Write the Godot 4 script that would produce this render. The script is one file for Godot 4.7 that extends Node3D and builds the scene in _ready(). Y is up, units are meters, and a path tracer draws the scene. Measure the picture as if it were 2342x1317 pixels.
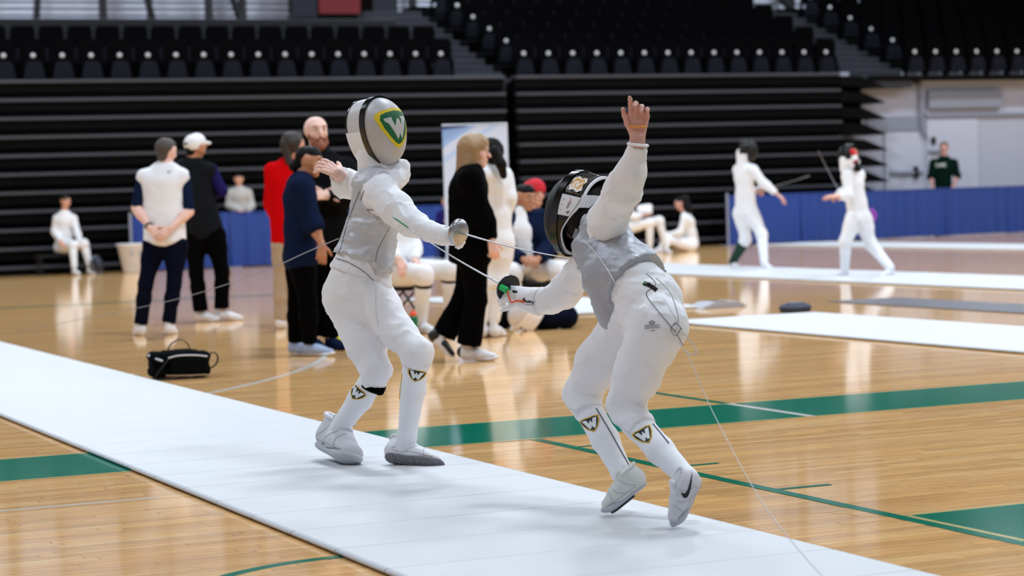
extends Node3D

# ---- camera numbers: the lens looks level-ish over a court whose lines run along x and z
const FOCAL := 5100.0
const MID := Vector2(1171.0, 658.5)
const EYE := 1.2
var cam_basis := Basis(Vector3.UP, deg_to_rad(-23.7)) * Basis(Vector3.RIGHT, deg_to_rad(-2.44)) * Basis(Vector3.BACK, deg_to_rad(-1.82))
var names := {}
var M := {}
var rng := RandomNumberGenerator.new()
var wrinkle_noise := FastNoiseLite.new()

func ray(x: float, y: float) -> Vector3:
	return cam_basis * Vector3((x - MID.x) / FOCAL, -(y - MID.y) / FOCAL, -1.0)

func at(x: float, y: float, d: float) -> Vector3:      # the point that far along the view
	return Vector3(0, EYE, 0) + ray(x, y) * d

func ground(x: float, y: float, h := 0.0) -> Vector3:
	var r := ray(x, y)
	return Vector3(0, EYE, 0) + r * ((h - EYE) / r.y)

func dirv(r: float, u: float, a: float) -> Vector3:    # right, up, away as the photographer stood
	return (cam_basis.x * r + cam_basis.y * u - cam_basis.z * a).normalized()

# ---- naming and tagging
func numbered(called: String) -> String:
	if not names.has(called):
		names[called] = 0
		return called
	names[called] += 1
	return "%s_%03d" % [called, names[called]]

func part_name(parent: Node, called: String) -> String:
	if parent == self:
		return numbered(called)
	var n := called
	var i := 1
	while parent.has_node(NodePath(n)):
		n = "%s_%03d" % [called, i]
		i += 1
	return n

func tag(o: Node, label: String, category: String, group := "") -> void:
	o.set_meta("label", label)
	o.set_meta("category", category)
	if group != "":
		o.set_meta("group", group)

func thing(called: String, label: String, category: String, pos := Vector3.ZERO, group := "") -> Node3D:
	var o := Node3D.new()
	o.name = numbered(called)
	add_child(o, true)
	o.position = pos
	tag(o, label, category, group)
	return o

func put(called: String, mesh: Mesh, mat: Material, parent: Node = self, pos := Vector3.ZERO) -> MeshInstance3D:
	var o := MeshInstance3D.new()
	o.name = part_name(parent, called)
	o.mesh = mesh
	o.material_override = mat
	o.position = pos
	parent.add_child(o, true)
	return o

func struct(called: String, mesh: Mesh, mat: Material, pos := Vector3.ZERO) -> MeshInstance3D:
	var o := put(called, mesh, mat, self, pos)
	o.set_meta("kind", "structure")
	return o

# ---- plain shapes
func new_st() -> SurfaceTool:
	var st := SurfaceTool.new()
	st.begin(Mesh.PRIMITIVE_TRIANGLES)
	return st

func done(st: SurfaceTool) -> ArrayMesh:
	st.generate_normals()
	return st.commit()

func quad(st: SurfaceTool, a: Vector3, b: Vector3, c: Vector3, d: Vector3, uv := Rect2(0, 0, 1, 1)) -> void:
	# a b c d run clockwise as seen from the front
	var t := [uv.position, uv.position + Vector2(uv.size.x, 0), uv.position + uv.size, uv.position + Vector2(0, uv.size.y)]
	var p := [a, b, c, d]
	for i in [0, 1, 2, 0, 2, 3]:
		st.set_uv(t[i])
		st.add_vertex(p[i])

func box_into(st: SurfaceTool, lo: Vector3, hi: Vector3, bevel := 0.0, xf := Transform3D()) -> void:
	# a box with chamfered edges
	st.set_smooth_group(-1)
	var c := (lo + hi) / 2.0
	var h := (hi - lo) / 2.0
	var b := minf(bevel, minf(h.x, minf(h.y, h.z)) * 0.9)
	for ax in 3:
		for s in [-1.0, 1.0]:
			var n := Vector3.ZERO
			n[ax] = s
			var u := Vector3.ZERO
			u[(ax + 1) % 3] = 1.0
			var v := n.cross(u)
			var hu := absf(h.dot(u)) - b
			var hv := absf(h.dot(v.abs())) - b
			var f: Vector3 = c + n * h[ax]
			quad(st, xf * (f - u * hu + v * hv), xf * (f + u * hu + v * hv), xf * (f + u * hu - v * hv), xf * (f - u * hu - v * hv))
	if b <= 0.0:
		return
	for ax in 3:                                        # the twelve edges
		var a1 := (ax + 1) % 3
		var a2 := (ax + 2) % 3
		for s1 in [-1.0, 1.0]:
			for s2 in [-1.0, 1.0]:
				var p := []
				for q in [[1.0, 0.0, -1.0], [1.0, 0.0, 1.0], [0.0, 1.0, 1.0], [0.0, 1.0, -1.0]]:
					var w := c
					w[a1] += s1 * (h[a1] - b * (1.0 - q[0]))
					w[a2] += s2 * (h[a2] - b * (1.0 - q[1]))
					w[ax] += q[2] * (h[ax] - b)
					p.append(xf * w)
				var out := Vector3.ZERO
				out[a1] = s1
				out[a2] = s2
				if (p[1] - p[0]).cross(p[2] - p[0]).dot(xf.basis * out) > 0.0:
					p.reverse()
				quad(st, p[0], p[1], p[2], p[3])
	for sx in [-1.0, 1.0]:                              # the eight corners
		for sy in [-1.0, 1.0]:
			for sz in [-1.0, 1.0]:
				var k := c + Vector3(sx * h.x, sy * h.y, sz * h.z)
				var t := [k - Vector3(0, sy * b, sz * b), k - Vector3(sx * b, 0, sz * b), k - Vector3(sx * b, sy * b, 0)]
				if sx * sy * sz > 0.0:
					t.reverse()
				for w in t:
					st.set_uv(Vector2.ZERO)
					st.add_vertex(xf * w)

func box(lo: Vector3, hi: Vector3, bevel := 0.0) -> ArrayMesh:
	var st := new_st()
	box_into(st, lo, hi, bevel)
	return done(st)

func obox(size: Vector3, bevel := 0.0) -> ArrayMesh:   # centred
	return box(-size / 2.0, size / 2.0, bevel)

func tube_into(st: SurfaceTool, pts: PackedVector3Array, radii, sides := 8, closed := false, flat_axis := Vector3.ZERO, flat := 1.0) -> void:
	# a tube along the points; radii is a number or one per point; squashed along flat_axis
	st.set_smooth_group(0)
	var n := pts.size()
	var rings := []
	var side := Vector3.ZERO
	for i in n:
		var t: Vector3
		if closed:
			t = pts[(i + 1) % n] - pts[(i + n - 1) % n]
		else:
			t = pts[mini(i + 1, n - 1)] - pts[maxi(i - 1, 0)]
		t = t.normalized()
		if side == Vector3.ZERO:
			side = t.cross(Vector3.UP if absf(t.y) < 0.9 else Vector3.RIGHT).normalized()
		side = (side - t * side.dot(t)).normalized()
		var up := side.cross(t)
		var r: float = radii if (radii is float or radii is int) else radii[i]
		var ring := PackedVector3Array()
		for k in sides:
			var an := TAU * k / sides
			var o := (side * cos(an) + up * sin(an)) * r
			if flat != 1.0:
				o -= flat_axis * (o.dot(flat_axis) * (1.0 - flat))
			ring.append(pts[i] + o)
		rings.append(ring)
	for i in (n if closed else n - 1):
		var a: PackedVector3Array = rings[i]
		var b: PackedVector3Array = rings[(i + 1) % n]
		for k in sides:
			var k2 := (k + 1) % sides
			quad(st, a[k], a[k2], b[k2], b[k])
	if not closed:
		st.set_smooth_group(-1)
		for e in [0, n - 1]:
			var ring: PackedVector3Array = rings[e]
			for k in sides:
				var tri := [pts[e], ring[(k + 1) % sides], ring[k]] if e == 0 else [pts[e], ring[k], ring[(k + 1) % sides]]
				for w in tri:
					st.set_uv(Vector2.ZERO)
					st.add_vertex(w)

func tube(pts: PackedVector3Array, radii, sides := 8, closed := false, flat_axis := Vector3.ZERO, flat := 1.0) -> ArrayMesh:
	var st := new_st()
	tube_into(st, pts, radii, sides, closed, flat_axis, flat)
	return done(st)

func curve_pts(ctrl: Array, n := 24) -> PackedVector3Array:   # a smooth line through the control points
	var out := PackedVector3Array()
	var m := ctrl.size()
	for s in m - 1:
		var p0: Vector3 = ctrl[maxi(s - 1, 0)]
		var p1: Vector3 = ctrl[s]
		var p2: Vector3 = ctrl[s + 1]
		var p3: Vector3 = ctrl[mini(s + 2, m - 1)]
		var steps := maxi(2, n / (m - 1))
		for i in steps:
			out.append(p1.cubic_interpolate(p2, p0, p3, float(i) / steps))
	out.append(ctrl[m - 1])
	return out

func lathe_into(st: SurfaceTool, base: Vector3, axis: Vector3, prof: Array, sides := 16) -> void:
	# prof: [radius, height along axis] from one end to the other
	st.set_smooth_group(0)
	var u := axis.cross(Vector3.UP if absf(axis.y) < 0.9 else Vector3.RIGHT).normalized()
	var v := axis.cross(u)
	for i in prof.size() - 1:
		for k in sides:
			var a0 := TAU * k / sides
			var a1 := TAU * (k + 1) / sides
			var d0 := u * cos(a0) + v * sin(a0)
			var d1 := u * cos(a1) + v * sin(a1)
			var p: Array = prof[i]
			var q: Array = prof[i + 1]
			quad(st, base + axis * p[1] + d0 * p[0], base + axis * q[1] + d0 * q[0], base + axis * q[1] + d1 * q[0], base + axis * p[1] + d1 * p[0])

func lathe(base: Vector3, axis: Vector3, prof: Array, sides := 16) -> ArrayMesh:
	var st := new_st()
	lathe_into(st, base, axis, prof, sides)
	return done(st)

func ribbon(pts: PackedVector3Array, side: Vector3, width: float, thick: float) -> ArrayMesh:
	# a strap: a flat band along the points
	var st := new_st()
	st.set_smooth_group(-1)
	for i in pts.size() - 1:
		var t := (pts[i + 1] - pts[i]).normalized()
		var n := t.cross(side).normalized() * thick / 2.0
		var s := side * width / 2.0
		var a := pts[i]
		var b := pts[i + 1]
		quad(st, a - s + n, b - s + n, b + s + n, a + s + n)
		quad(st, a + s - n, b + s - n, b - s - n, a - s - n)
		quad(st, a + s + n, b + s + n, b + s - n, a + s - n)
		quad(st, a - s - n, b - s - n, b - s + n, a - s + n)
	return done(st)

# ---- bodies and cloth: tapered capsules joined by a smooth minimum, meshed as surface nets
class Blob:
	var a := PackedVector3Array()
	var d := PackedVector3Array()
	var w := PackedVector3Array()
	var wf := PackedFloat32Array()
	var sc := PackedFloat32Array()
	var inv := PackedFloat32Array()
	var ln := PackedFloat32Array()
	var ra := PackedFloat32Array()
	var dr := PackedFloat32Array()
	var fl := PackedInt32Array()
	var k := 0.03
	var amp := 0.0
	var stretch := Vector3.ONE
	var freq := 9.0
	var noise: FastNoiseLite
	var lo := Vector3.ONE * 1e6
	var hi := -Vector3.ONE * 1e6

	# flat: 1 cuts the far end off square, 2 the near end, 4 takes the capsule away
	func bone(p: Vector3, q: Vector3, rp: float, rq: float, axis := Vector3.ZERO, ratio := 1.0, flat := 0) -> Blob:
		var e := q - p
		if e.length_squared() < 1e-9:
			e = Vector3(0, 1e-4, 0)
		var f := 0.0
		if axis != Vector3.ZERO:
			axis = axis.normalized()
			f = 1.0 - 1.0 / ratio
			e -= axis * (e.dot(axis) * f)
		a.append(p)
		d.append(e)
		w.append(axis)
		wf.append(f)
		sc.append(minf(1.0, ratio))
		inv.append(1.0 / e.length_squared())
		ln.append(e.length())
		ra.append(rp)
		dr.append(rq - rp)
		fl.append(flat)
		if not (flat & 4):
			var m := maxf(ratio, 1.0)
			lo = lo.min(p - Vector3.ONE * rp * m).min(q - Vector3.ONE * rq * m)
			hi = hi.max(p + Vector3.ONE * rp * m).max(q + Vector3.ONE * rq * m)
		return self

	func ball(p: Vector3, r: float, axis := Vector3.ZERO, ratio := 1.0) -> Blob:
		return bone(p, p, r, r, axis, ratio)

	func one(n: int, p: Vector3) -> float:
		var q := p - a[n]
		if wf[n] != 0.0:
			q -= w[n] * (q.dot(w[n]) * wf[n])
		var h := q.dot(d[n]) * inv[n]
		var hc := clampf(h, 0.0, 1.0)
		var e := ((q - d[n] * hc).length() - ra[n] - dr[n] * hc) * sc[n]
		if fl[n] & 3:
			if fl[n] & 1:
				e = maxf(e, (h - 1.0) * ln[n])
			if fl[n] & 2:
				e = maxf(e, -h * ln[n])
		return e

	func dist(p: Vector3) -> float:
		var v := 1e3
		for n in a.size():
			if fl[n] & 4:
				continue
			var e := one(n, p)
			var h := maxf(k - absf(v - e), 0.0) / k
			v = minf(v, e) - h * h * k * 0.25
		for n in a.size():
			if fl[n] & 4:
				v = maxf(v, -one(n, p))
		return v

	func into(cell: float, origin: Vector3, verts: PackedVector3Array, norms: PackedVector3Array, index: PackedInt32Array) -> void:
		var S := 5
		var pad := amp + k * 0.3 + cell * 2.0
		var base := lo - Vector3.ONE * pad
		var size := hi + Vector3.ONE * pad - base
		var bx := int(ceil(size.x / cell / S))
		var by := int(ceil(size.y / cell / S))
		var bz := int(ceil(size.z / cell / S))
		var nx := bx * S + 1
		var ny := by * S + 1
		var nz := bz * S + 1
		var vals := PackedFloat32Array()
		vals.resize(nx * ny * nz)
		vals.fill(1e3)
		var R := S * cell * 0.8661
		var active := PackedInt32Array()
		var count := a.size()
		var dc := PackedFloat32Array()
		dc.resize(count)
		var sy := nx
		var sz := nx * ny
		for kb in bz:
			for jb in by:
				for ib in bx:
					var c := base + Vector3(ib + 0.5, jb + 0.5, kb + 0.5) * (S * cell)
					var m := 1e3
					for n in count:
						var e := one(n, c)
						dc[n] = e
						if not (fl[n] & 4) and e < m:
							m = e
					if m - k > R + amp or m < -(R + amp + 0.2 * k) and count < 2:
						continue
					var near := PackedInt32Array()
					var holes := PackedInt32Array()
					var cut := false
					for n in count:
						if fl[n] & 4:
							if dc[n] < R + amp:
								holes.append(n)
								if dc[n] < -R - amp:
									cut = true
						elif dc[n] < m + 2.0 * R + k:
							near.append(n)
					if cut or (m < -(R + amp) and holes.is_empty()):
						continue
					active.append(ib * S + jb * S * sy + kb * S * sz)
					for dk in S + 1:
						for dj in S + 1:
							var at := ib * S + (jb * S + dj) * sy + (kb * S + dk) * sz
							for di in S + 1:
								if vals[at + di] < 999.0:
									continue
								var p := base + Vector3(ib * S + di, jb * S + dj, kb * S + dk) * cell
								var v := 900.0
								for n in near:
									var q := p - a[n]
									if wf[n] != 0.0:
										q -= w[n] * (q.dot(w[n]) * wf[n])
									var h := q.dot(d[n]) * inv[n]
									var hc := clampf(h, 0.0, 1.0)
									var e := ((q - d[n] * hc).length() - ra[n] - dr[n] * hc) * sc[n]
									if fl[n]:
										if fl[n] & 1:
											e = maxf(e, (h - 1.0) * ln[n])
										if fl[n] & 2:
											e = maxf(e, -h * ln[n])
									var g := k - absf(v - e)
									v = minf(v, e)
									if g > 0.0:
										v -= g * g * 0.25 / k
								if amp > 0.0 and absf(v) < amp + 2.0 * cell:
									var s := p * stretch * freq
									var fo := noise.get_noise_3d(s.x, s.y, s.z)
									var rd := maxf(0.0, 1.0 - absf(fo) * 4.5)
									v -= amp * (rd * rd - 0.5 + 0.9 * fo)
								for n in holes:
									v = maxf(v, -one(n, p))
								vals[at + di] = v
		var where := PackedInt32Array()
		where.resize(nx * ny * nz)
		where.fill(-1)
		var cells := PackedInt32Array()
		var first := verts.size()
		var corner := PackedInt32Array([0, 1, sy, sy + 1, sz, sz + 1, sz + sy, sz + sy + 1])
		var off := PackedVector3Array([Vector3(0, 0, 0), Vector3(1, 0, 0), Vector3(0, 1, 0), Vector3(1, 1, 0), Vector3(0, 0, 1), Vector3(1, 0, 1), Vector3(0, 1, 1), Vector3(1, 1, 1)])
		var ends := PackedInt32Array([0, 1, 2, 3, 4, 5, 6, 7, 0, 2, 1, 3, 4, 6, 5, 7, 0, 4, 1, 5, 2, 6, 3, 7])
		for b in active:
			for dk in S:
				for dj in S:
					for di in S:
						var c := b + di + dj * sy + dk * sz
						var neg := 0
						for q in 8:
							if vals[c + corner[q]] < 0.0:
								neg += 1
						if neg == 0 or neg == 8:
							continue
						var sum := Vector3.ZERO
						var num := 0
						for e in 12:
							var v0 := vals[c + corner[ends[2 * e]]]
							var v1 := vals[c + corner[ends[2 * e + 1]]]
							if (v0 < 0.0) != (v1 < 0.0):
								sum += off[ends[2 * e]].lerp(off[ends[2 * e + 1]], v0 / (v0 - v1))
								num += 1
						var i := c % sy
						var j := (c / sy) % ny
						var kk := c / sz
						where[c] = verts.size()
						cells.append(c)
						verts.append(base + (Vector3(i, j, kk) + sum / num) * cell - origin)
						norms.append(Vector3.ZERO)
		var steps := PackedInt32Array([1, sy, sz])
		for c in cells:
			for ax in 3:
				var e0 := steps[ax]
				var e1 := steps[(ax + 1) % 3]
				var e2 := steps[(ax + 2) % 3]
				var v0 := vals[c]
				var v1 := vals[c + e0]
				if (v0 < 0.0) == (v1 < 0.0) or c < e1 + e2:
					continue
				var q0 := where[c]
				var q1 := where[c - e1]
				var q2 := where[c - e1 - e2]
				var q3 := where[c - e2]
				if q1 < 0 or q2 < 0 or q3 < 0:
					continue
				if v0 < 0.0:
					var t := q1
					q1 = q3
					q3 = t
				# clockwise from outside
				index.append_array(PackedInt32Array([q0, q1, q2, q0, q2, q3]))
				var nn := (verts[q2] - verts[q0]).cross(verts[q3] - verts[q1])
				nn = -nn
				norms[q0] += nn
				norms[q1] += nn
				norms[q2] += nn
				norms[q3] += nn
		for i in range(first, verts.size()):
			norms[i] = norms[i].normalized()

	func shadow_of(p: Vector3, along: Vector3, most := 0.6) -> Vector3:   # where a ray meets the surface; INF if it does not
		var t := 0.0
		for i in 90:
			var v := dist(p + along * t)
			if v < 0.0006:
				return p + along * t
			t += maxf(v * 0.8, 0.0006)
			if t > most:
				break
		return Vector3.INF

func blob(k := 0.03, amp := 0.0, freq := 9.0, stretch := Vector3.ONE) -> Blob:
	var b := Blob.new()
	b.k = k
	b.amp = amp
	b.freq = freq
	b.stretch = stretch
	b.noise = wrinkle_noise
	return b

func net(called: String, parts: Array, mat: Material, parent: Node3D) -> MeshInstance3D:
	# parts: [Blob, cell] pairs, all in one mesh
	var v := PackedVector3Array()
	var n := PackedVector3Array()
	var x := PackedInt32Array()
	for p in parts:
		p[0].into(p[1], parent.global_position, v, n, x)
	var arr := []
	arr.resize(Mesh.ARRAY_MAX)
	arr[Mesh.ARRAY_VERTEX] = v
	arr[Mesh.ARRAY_NORMAL] = n
	arr[Mesh.ARRAY_INDEX] = x
	var m := ArrayMesh.new()
	m.add_surface_from_arrays(Mesh.PRIMITIVE_TRIANGLES, arr)
	return put(called, m, mat, parent)

func patch(called: String, b: Blob, mid: Vector3, along: Vector3, up: Vector3, w: float, h: float, mat: Material, parent: Node3D, n := 18, lift := 0.0016) -> MeshInstance3D:
	# print that lies on a surface: a fine grid laid onto it
	var r := along.cross(up).normalized()
	up = r.cross(along).normalized()
	var pts := []
	for j in n + 1:
		for i in n + 1:
			var p := mid + r * w * (float(i) / n - 0.5) + up * h * (0.5 - float(j) / n)
			var q := b.shadow_of(p, along)
			pts.append(q if q == Vector3.INF else q - along * lift - parent.global_position)
	var st := new_st()
	st.set_smooth_group(0)
	for j in n:
		for i in n:
			var a: Vector3 = pts[j * (n + 1) + i]
			var c: Vector3 = pts[j * (n + 1) + i + 1]
			var d: Vector3 = pts[(j + 1) * (n + 1) + i + 1]
			var e: Vector3 = pts[(j + 1) * (n + 1) + i]
			if a == Vector3.INF or c == Vector3.INF or d == Vector3.INF or e == Vector3.INF:
				continue
			quad(st, a, c, d, e, Rect2(float(i) / n, float(j) / n, 1.0 / n, 1.0 / n))
	return put(called, done(st), mat, parent)

func seam(b: Blob, pts: Array, along: Vector3, n := 24, lift := 0.0) -> PackedVector3Array:
	# a line drawn over the surface
	var out := PackedVector3Array()
	for p in curve_pts(pts, n):
		var q := b.shadow_of(p - along * 0.25, along, 0.7)
		if q != Vector3.INF:
			out.append(q - along * lift)
	return out

func moved(p: PackedVector3Array, by: Vector3) -> PackedVector3Array:
	var o := PackedVector3Array()
	for v in p:
		o.append(v + by)
	return o

# ---- people: joints in a dictionary, from which the body and each garment grow
# keys: head neck chest pelvis, then l/r + s e w h k a t (shoulder elbow wrist hip knee ankle toe); fwd is where the face looks
func pose(d: float, spec: Dictionary) -> Dictionary:
	var j := {}
	for key in spec:
		var v = spec[key]
		j[key] = at(v[0], v[1], d + (v[2] if v.size() > 2 else 0.0))
	return j

func settle(o: Node3D, j: Dictionary) -> void:          # the node's origin goes under the figure
	var p: Vector3 = j.pelvis
	o.position = Vector3(p.x, 0.0, p.z)

func limb(b: Blob, p: Vector3, q: Vector3, rp: float, rm: float, rq: float, flat := 0, where := 0.35) -> void:
	var m := p.lerp(q, where)
	b.bone(p, m, rp, rm, Vector3.ZERO, 1.0, flat & 2)
	b.bone(m, q, rm, rq, Vector3.ZERO, 1.0, flat & 1)

func across(j: Dictionary) -> Vector3:
	return (j.rs - j.ls).normalized()

func torso(b: Blob, j: Dictionary, s: float, g: float, low := true) -> void:
	var ax := across(j)
	var hx: Vector3 = (j.rh - j.lh)
	hx = hx.normalized() if hx.length() > 0.02 else ax
	var wide: float = (j.rs - j.ls).length()
	var mid: Vector3 = j.chest.lerp(j.pelvis, 0.55)
	b.bone(j.chest, mid, 0.098 * s + g, 0.088 * s + g, ax, clampf(wide / (0.25 * s), 1.15, 1.5))
	b.bone(mid, j.pelvis, 0.088 * s + g, 0.098 * s + g, hx, 1.4)
	b.bone(j.ls.lerp(j.chest, 0.12), j.rs.lerp(j.chest, 0.12), 0.06 * s + g, 0.06 * s + g)
	b.bone(j.neck.lerp(j.chest, 0.25), j.chest, 0.06 * s + g, 0.09 * s + g, ax, 1.5)
	if low:
		b.bone(j.lh, j.rh, 0.094 * s + g, 0.094 * s + g)

func arm(b: Blob, j: Dictionary, side: String, s: float, g: float, upto := 1.0, flat := 0) -> void:
	var e: Vector3 = j[side + "e"]
	var w: Vector3 = j[side + "w"]
	b.bone(j[side + "s"], e, 0.054 * s + g, 0.042 * s + g, Vector3.ZERO, 1.0, flat if upto <= 0.0 else 0)
	if upto > 0.0:
		limb(b, e, e.lerp(w, upto), 0.041 * s + g, 0.042 * s + g, lerpf(0.042, 0.029, upto) * s + g, flat, 0.3)

func leg(b: Blob, j: Dictionary, side: String, s: float, g: float, thigh := true, upto := 1.0, flat := 0, hem := 0.0) -> void:
	var kn: Vector3 = j[side + "k"]
	var an: Vector3 = j[side + "a"]
	if thigh:
		limb(b, j[side + "h"], kn, 0.09 * s + g, 0.08 * s + g, 0.055 * s + g)
	if upto > 0.0:
		limb(b, kn, kn.lerp(an, upto), 0.054 * s + g, 0.055 * s + g, lerpf(0.055, 0.04, upto) * s + g + hem, flat)

func head_of(b: Blob, c: Vector3, f: Vector3, u: Vector3, s: float, neck: Vector3) -> void:
	f = (f - u * f.dot(u)).normalized()
	var r := f.cross(u)
	b.bone(c + u * 0.028 * s - f * 0.022 * s, c + u * 0.028 * s + f * 0.018 * s, 0.082 * s, 0.078 * s, u, 1.08)
	b.bone(c + f * 0.03 * s + u * 0.005, c + f * 0.044 * s - u * 0.07 * s, 0.06 * s, 0.042 * s)
	b.ball(c + f * 0.066 * s - u * 0.093 * s, 0.021 * s, r, 1.4)
	b.bone(c + f * 0.09 * s + u * 0.012 * s, c + f * 0.112 * s - u * 0.028 * s, 0.008 * s, 0.0125 * s)
	b.bone(c + f * 0.084 * s + u * 0.034 * s - r * 0.035 * s, c + f * 0.084 * s + u * 0.034 * s + r * 0.035 * s, 0.012 * s, 0.012 * s)
	b.bone(c + f * 0.089 * s - u * 0.056 * s - r * 0.014 * s, c + f * 0.089 * s - u * 0.056 * s + r * 0.014 * s, 0.009 * s, 0.009 * s)
	for q in [-1.0, 1.0]:
		b.bone(c + r * q * 0.081 * s + u * 0.018 * s - f * 0.006 * s, c + r * q * 0.078 * s - u * 0.02 * s, 0.017 * s, 0.012 * s, r, 0.45)
		b.ball(c + f * 0.06 * s - u * 0.025 * s + r * q * 0.042 * s, 0.024 * s)
		b.bone(c + f * 0.108 * s + u * 0.012 * s + r * q * 0.031 * s, c + f * 0.104 * s + u * 0.012 * s + r * q * 0.035 * s, 0.015 * s, 0.015 * s, Vector3.ZERO, 1.0, 4)
	b.bone(c - f * 0.018 * s - u * 0.055 * s, neck, 0.053 * s, 0.058 * s)

func face_bits(o: Node3D, c: Vector3, f: Vector3, u: Vector3, s: float, brow: Material) -> void:
	f = (f - u * f.dot(u)).normalized()
	var r := f.cross(u)
	var base := o.global_position
	for q in [-1.0, 1.0]:
		var e: Vector3 = c + f * 0.087 * s + u * 0.012 * s + r * q * 0.032 * s - base
		put("eye", lathe(e, f, [[0.0, -0.011 * s], [0.011 * s, 0.0], [0.0065 * s, 0.0085 * s], [0.0, 0.0105 * s]], 10), M.eye_white, o)
		put("iris", lathe(e, f, [[0.006 * s, 0.0088 * s], [0.0045 * s, 0.0108 * s], [0.0, 0.0118 * s]], 8), M.eye_dark, o)
		put("eyebrow", tube(curve_pts([e + u * 0.018 * s - r * q * 0.016 * s + f * 0.008 * s, e + u * 0.025 * s + f * 0.012 * s, e + u * 0.018 * s + r * q * 0.02 * s - f * 0.002 * s], 6), 0.0045 * s, 5), brow, o)
	put("lips", tube(PackedVector3Array([c + f * 0.0905 * s - u * 0.057 * s - r * 0.022 * s - base, c + f * 0.097 * s - u * 0.056 * s - base, c + f * 0.0905 * s - u * 0.057 * s + r * 0.022 * s - base]), PackedFloat32Array([0.003 * s, 0.0055 * s, 0.003 * s]), 6), M.lips, o)

# a hand: w wrist, f towards the knuckles, n out of the back of the hand, t +1/-1 for the thumb's side; bends for index..little, then thumb
func hand(b: Blob, w: Vector3, f: Vector3, n: Vector3, t: float, s: float, bends: Array, spread := 0.06, thumb_out := 0.9) -> void:
	f = f.normalized()
	n = (n - f * n.dot(f)).normalized()
	var r := f.cross(n) * t                            # towards the thumb
	var lens := [[0.042, 0.026, 0.022], [0.046, 0.029, 0.023], [0.042, 0.027, 0.022], [0.033, 0.021, 0.019]]
	for i in 4:
		var o := (1.5 - i) / 1.5
		var root := w + r * o * 0.017 * s + f * 0.006 * s
		var knuckle: Vector3 = w + f * (0.086 - 0.006 * absf(o - 0.33)) * s + r * o * 0.031 * s
		b.bone(root, knuckle, 0.0125 * s, 0.0105 * s, n, 1.12)
		var dirn := (f + r * o * spread).normalized()
		var p := knuckle
		var bend: float = bends[i]
		for q in 3:
			dirn = dirn.rotated(f.cross(n).normalized(), -bend * [0.75, 1.0, 0.7][q])
			var e: Vector3 = p + dirn * lens[i][q] * s
			b.bone(p, e, (0.0095 - 0.0008 * q - (0.0012 if i == 3 else 0.0)) * s, (0.0088 - 0.0009 * q - (0.0012 if i == 3 else 0.0)) * s)
			p = e
	b.bone(w - f * 0.01 * s, w + f * 0.05 * s, 0.017 * s, 0.013 * s, r, 1.7)
	var tb := w + f * 0.018 * s + r * 0.022 * s
	var td := (f * (1.15 - thumb_out) + r * thumb_out - n * 0.25).normalized()
	var tk := tb + td * 0.038 * s
	b.bone(tb, tk, 0.0145 * s, 0.0115 * s)
	td = (td + f * 0.5 - n * bends[4] * 0.6).normalized()
	var t2 := tk + td * 0.032 * s
	b.bone(tk, t2, 0.0108 * s, 0.0098 * s)
	td = (td + f * 0.25 - n * bends[4] * 0.8).normalized()
	b.bone(t2, t2 + td * 0.024 * s, 0.0098 * s, 0.0078 * s)

var last_upper: Blob
var last_sole: Blob

func shoe(o: Node3D, heel: Vector3, toe: Vector3, up: Vector3, upper: Material, sole: Material, cell := 0.012, ankle_up := 0.075, fat := 1.0) -> MeshInstance3D:
	# heel and toe lie on the ground line of the sole
	var f := (toe - heel)
	var L := f.length()
	f /= L
	var r := f.cross(up).normalized()
	up = r.cross(f).normalized()
	var g := L / 0.29 * fat
	var b := blob(0.02)
	var P := func(x: float, y: float, z := 0.0) -> Vector3: return heel + f * x * L + up * y * g + r * z * g
	b.k = 0.028
	b.bone(P.call(0.115, 0.05), P.call(0.15, ankle_up), 0.036 * g, 0.037 * g, f, 1.12, 1)
	b.bone(P.call(0.15, 0.052), P.call(0.46, 0.047), 0.039 * g, 0.035 * g, r, 1.05)
	b.bone(P.call(0.2, 0.082), P.call(0.6, 0.05), 0.029 * g, 0.025 * g)
	b.bone(P.call(0.46, 0.043), P.call(0.83, 0.034), 0.034 * g, 0.025 * g, r, 1.42)
	var m := net("shoe", [[b, cell]], upper, o)
	var t := blob(0.012)
	t.bone(P.call(0.12, 0.016), P.call(0.5, 0.014), 0.033 * g, 0.032 * g, up, 0.44)
	t.bone(P.call(0.5, 0.014), P.call(0.72, 0.014), 0.034 * g, 0.043 * g, up, 0.4)
	t.bone(P.call(0.72, 0.014), P.call(0.87, 0.024), 0.042 * g, 0.033 * g, up, 0.42)
	net("sole", [[t, cell]], sole, m)
	last_upper = b
	last_sole = t
	return m

func laces(m: MeshInstance3D, o: Node3D, heel: Vector3, toe: Vector3, up: Vector3, mat: Material, fat := 1.0) -> void:
	var f := (toe - heel)
	var L := f.length()
	f /= L
	var r := f.cross(up).normalized()
	up = r.cross(f).normalized()
	var g := L / 0.29 * fat
	var st := new_st()
	var base := o.global_position
	for i in 5:
		var x := 0.34 + 0.075 * i
		var h := 0.112 - 0.0115 * i
		for q in [-1.0, 1.0]:
			tube_into(st, PackedVector3Array([heel + f * x * L + up * (h - 0.01) * g - r * q * 0.024 * g - base, heel + f * (x + 0.03) * L + up * h * g - base, heel + f * (x + 0.075) * L + up * (h - 0.021) * g + r * q * 0.024 * g - base]), 0.0024 * g, 5)
	for q in [-1.0, 1.0]:
		var k: Vector3 = heel + f * 0.33 * L + up * 0.104 * g - base
		tube_into(st, curve_pts([k, k + r * q * 0.02 * g + up * 0.014 * g, k + r * q * 0.038 * g + up * 0.004 * g, k + r * q * 0.02 * g - f * 0.01 * g, k], 16), 0.002 * g, 5)
	put("shoelaces", done(st), mat, m)

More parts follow.
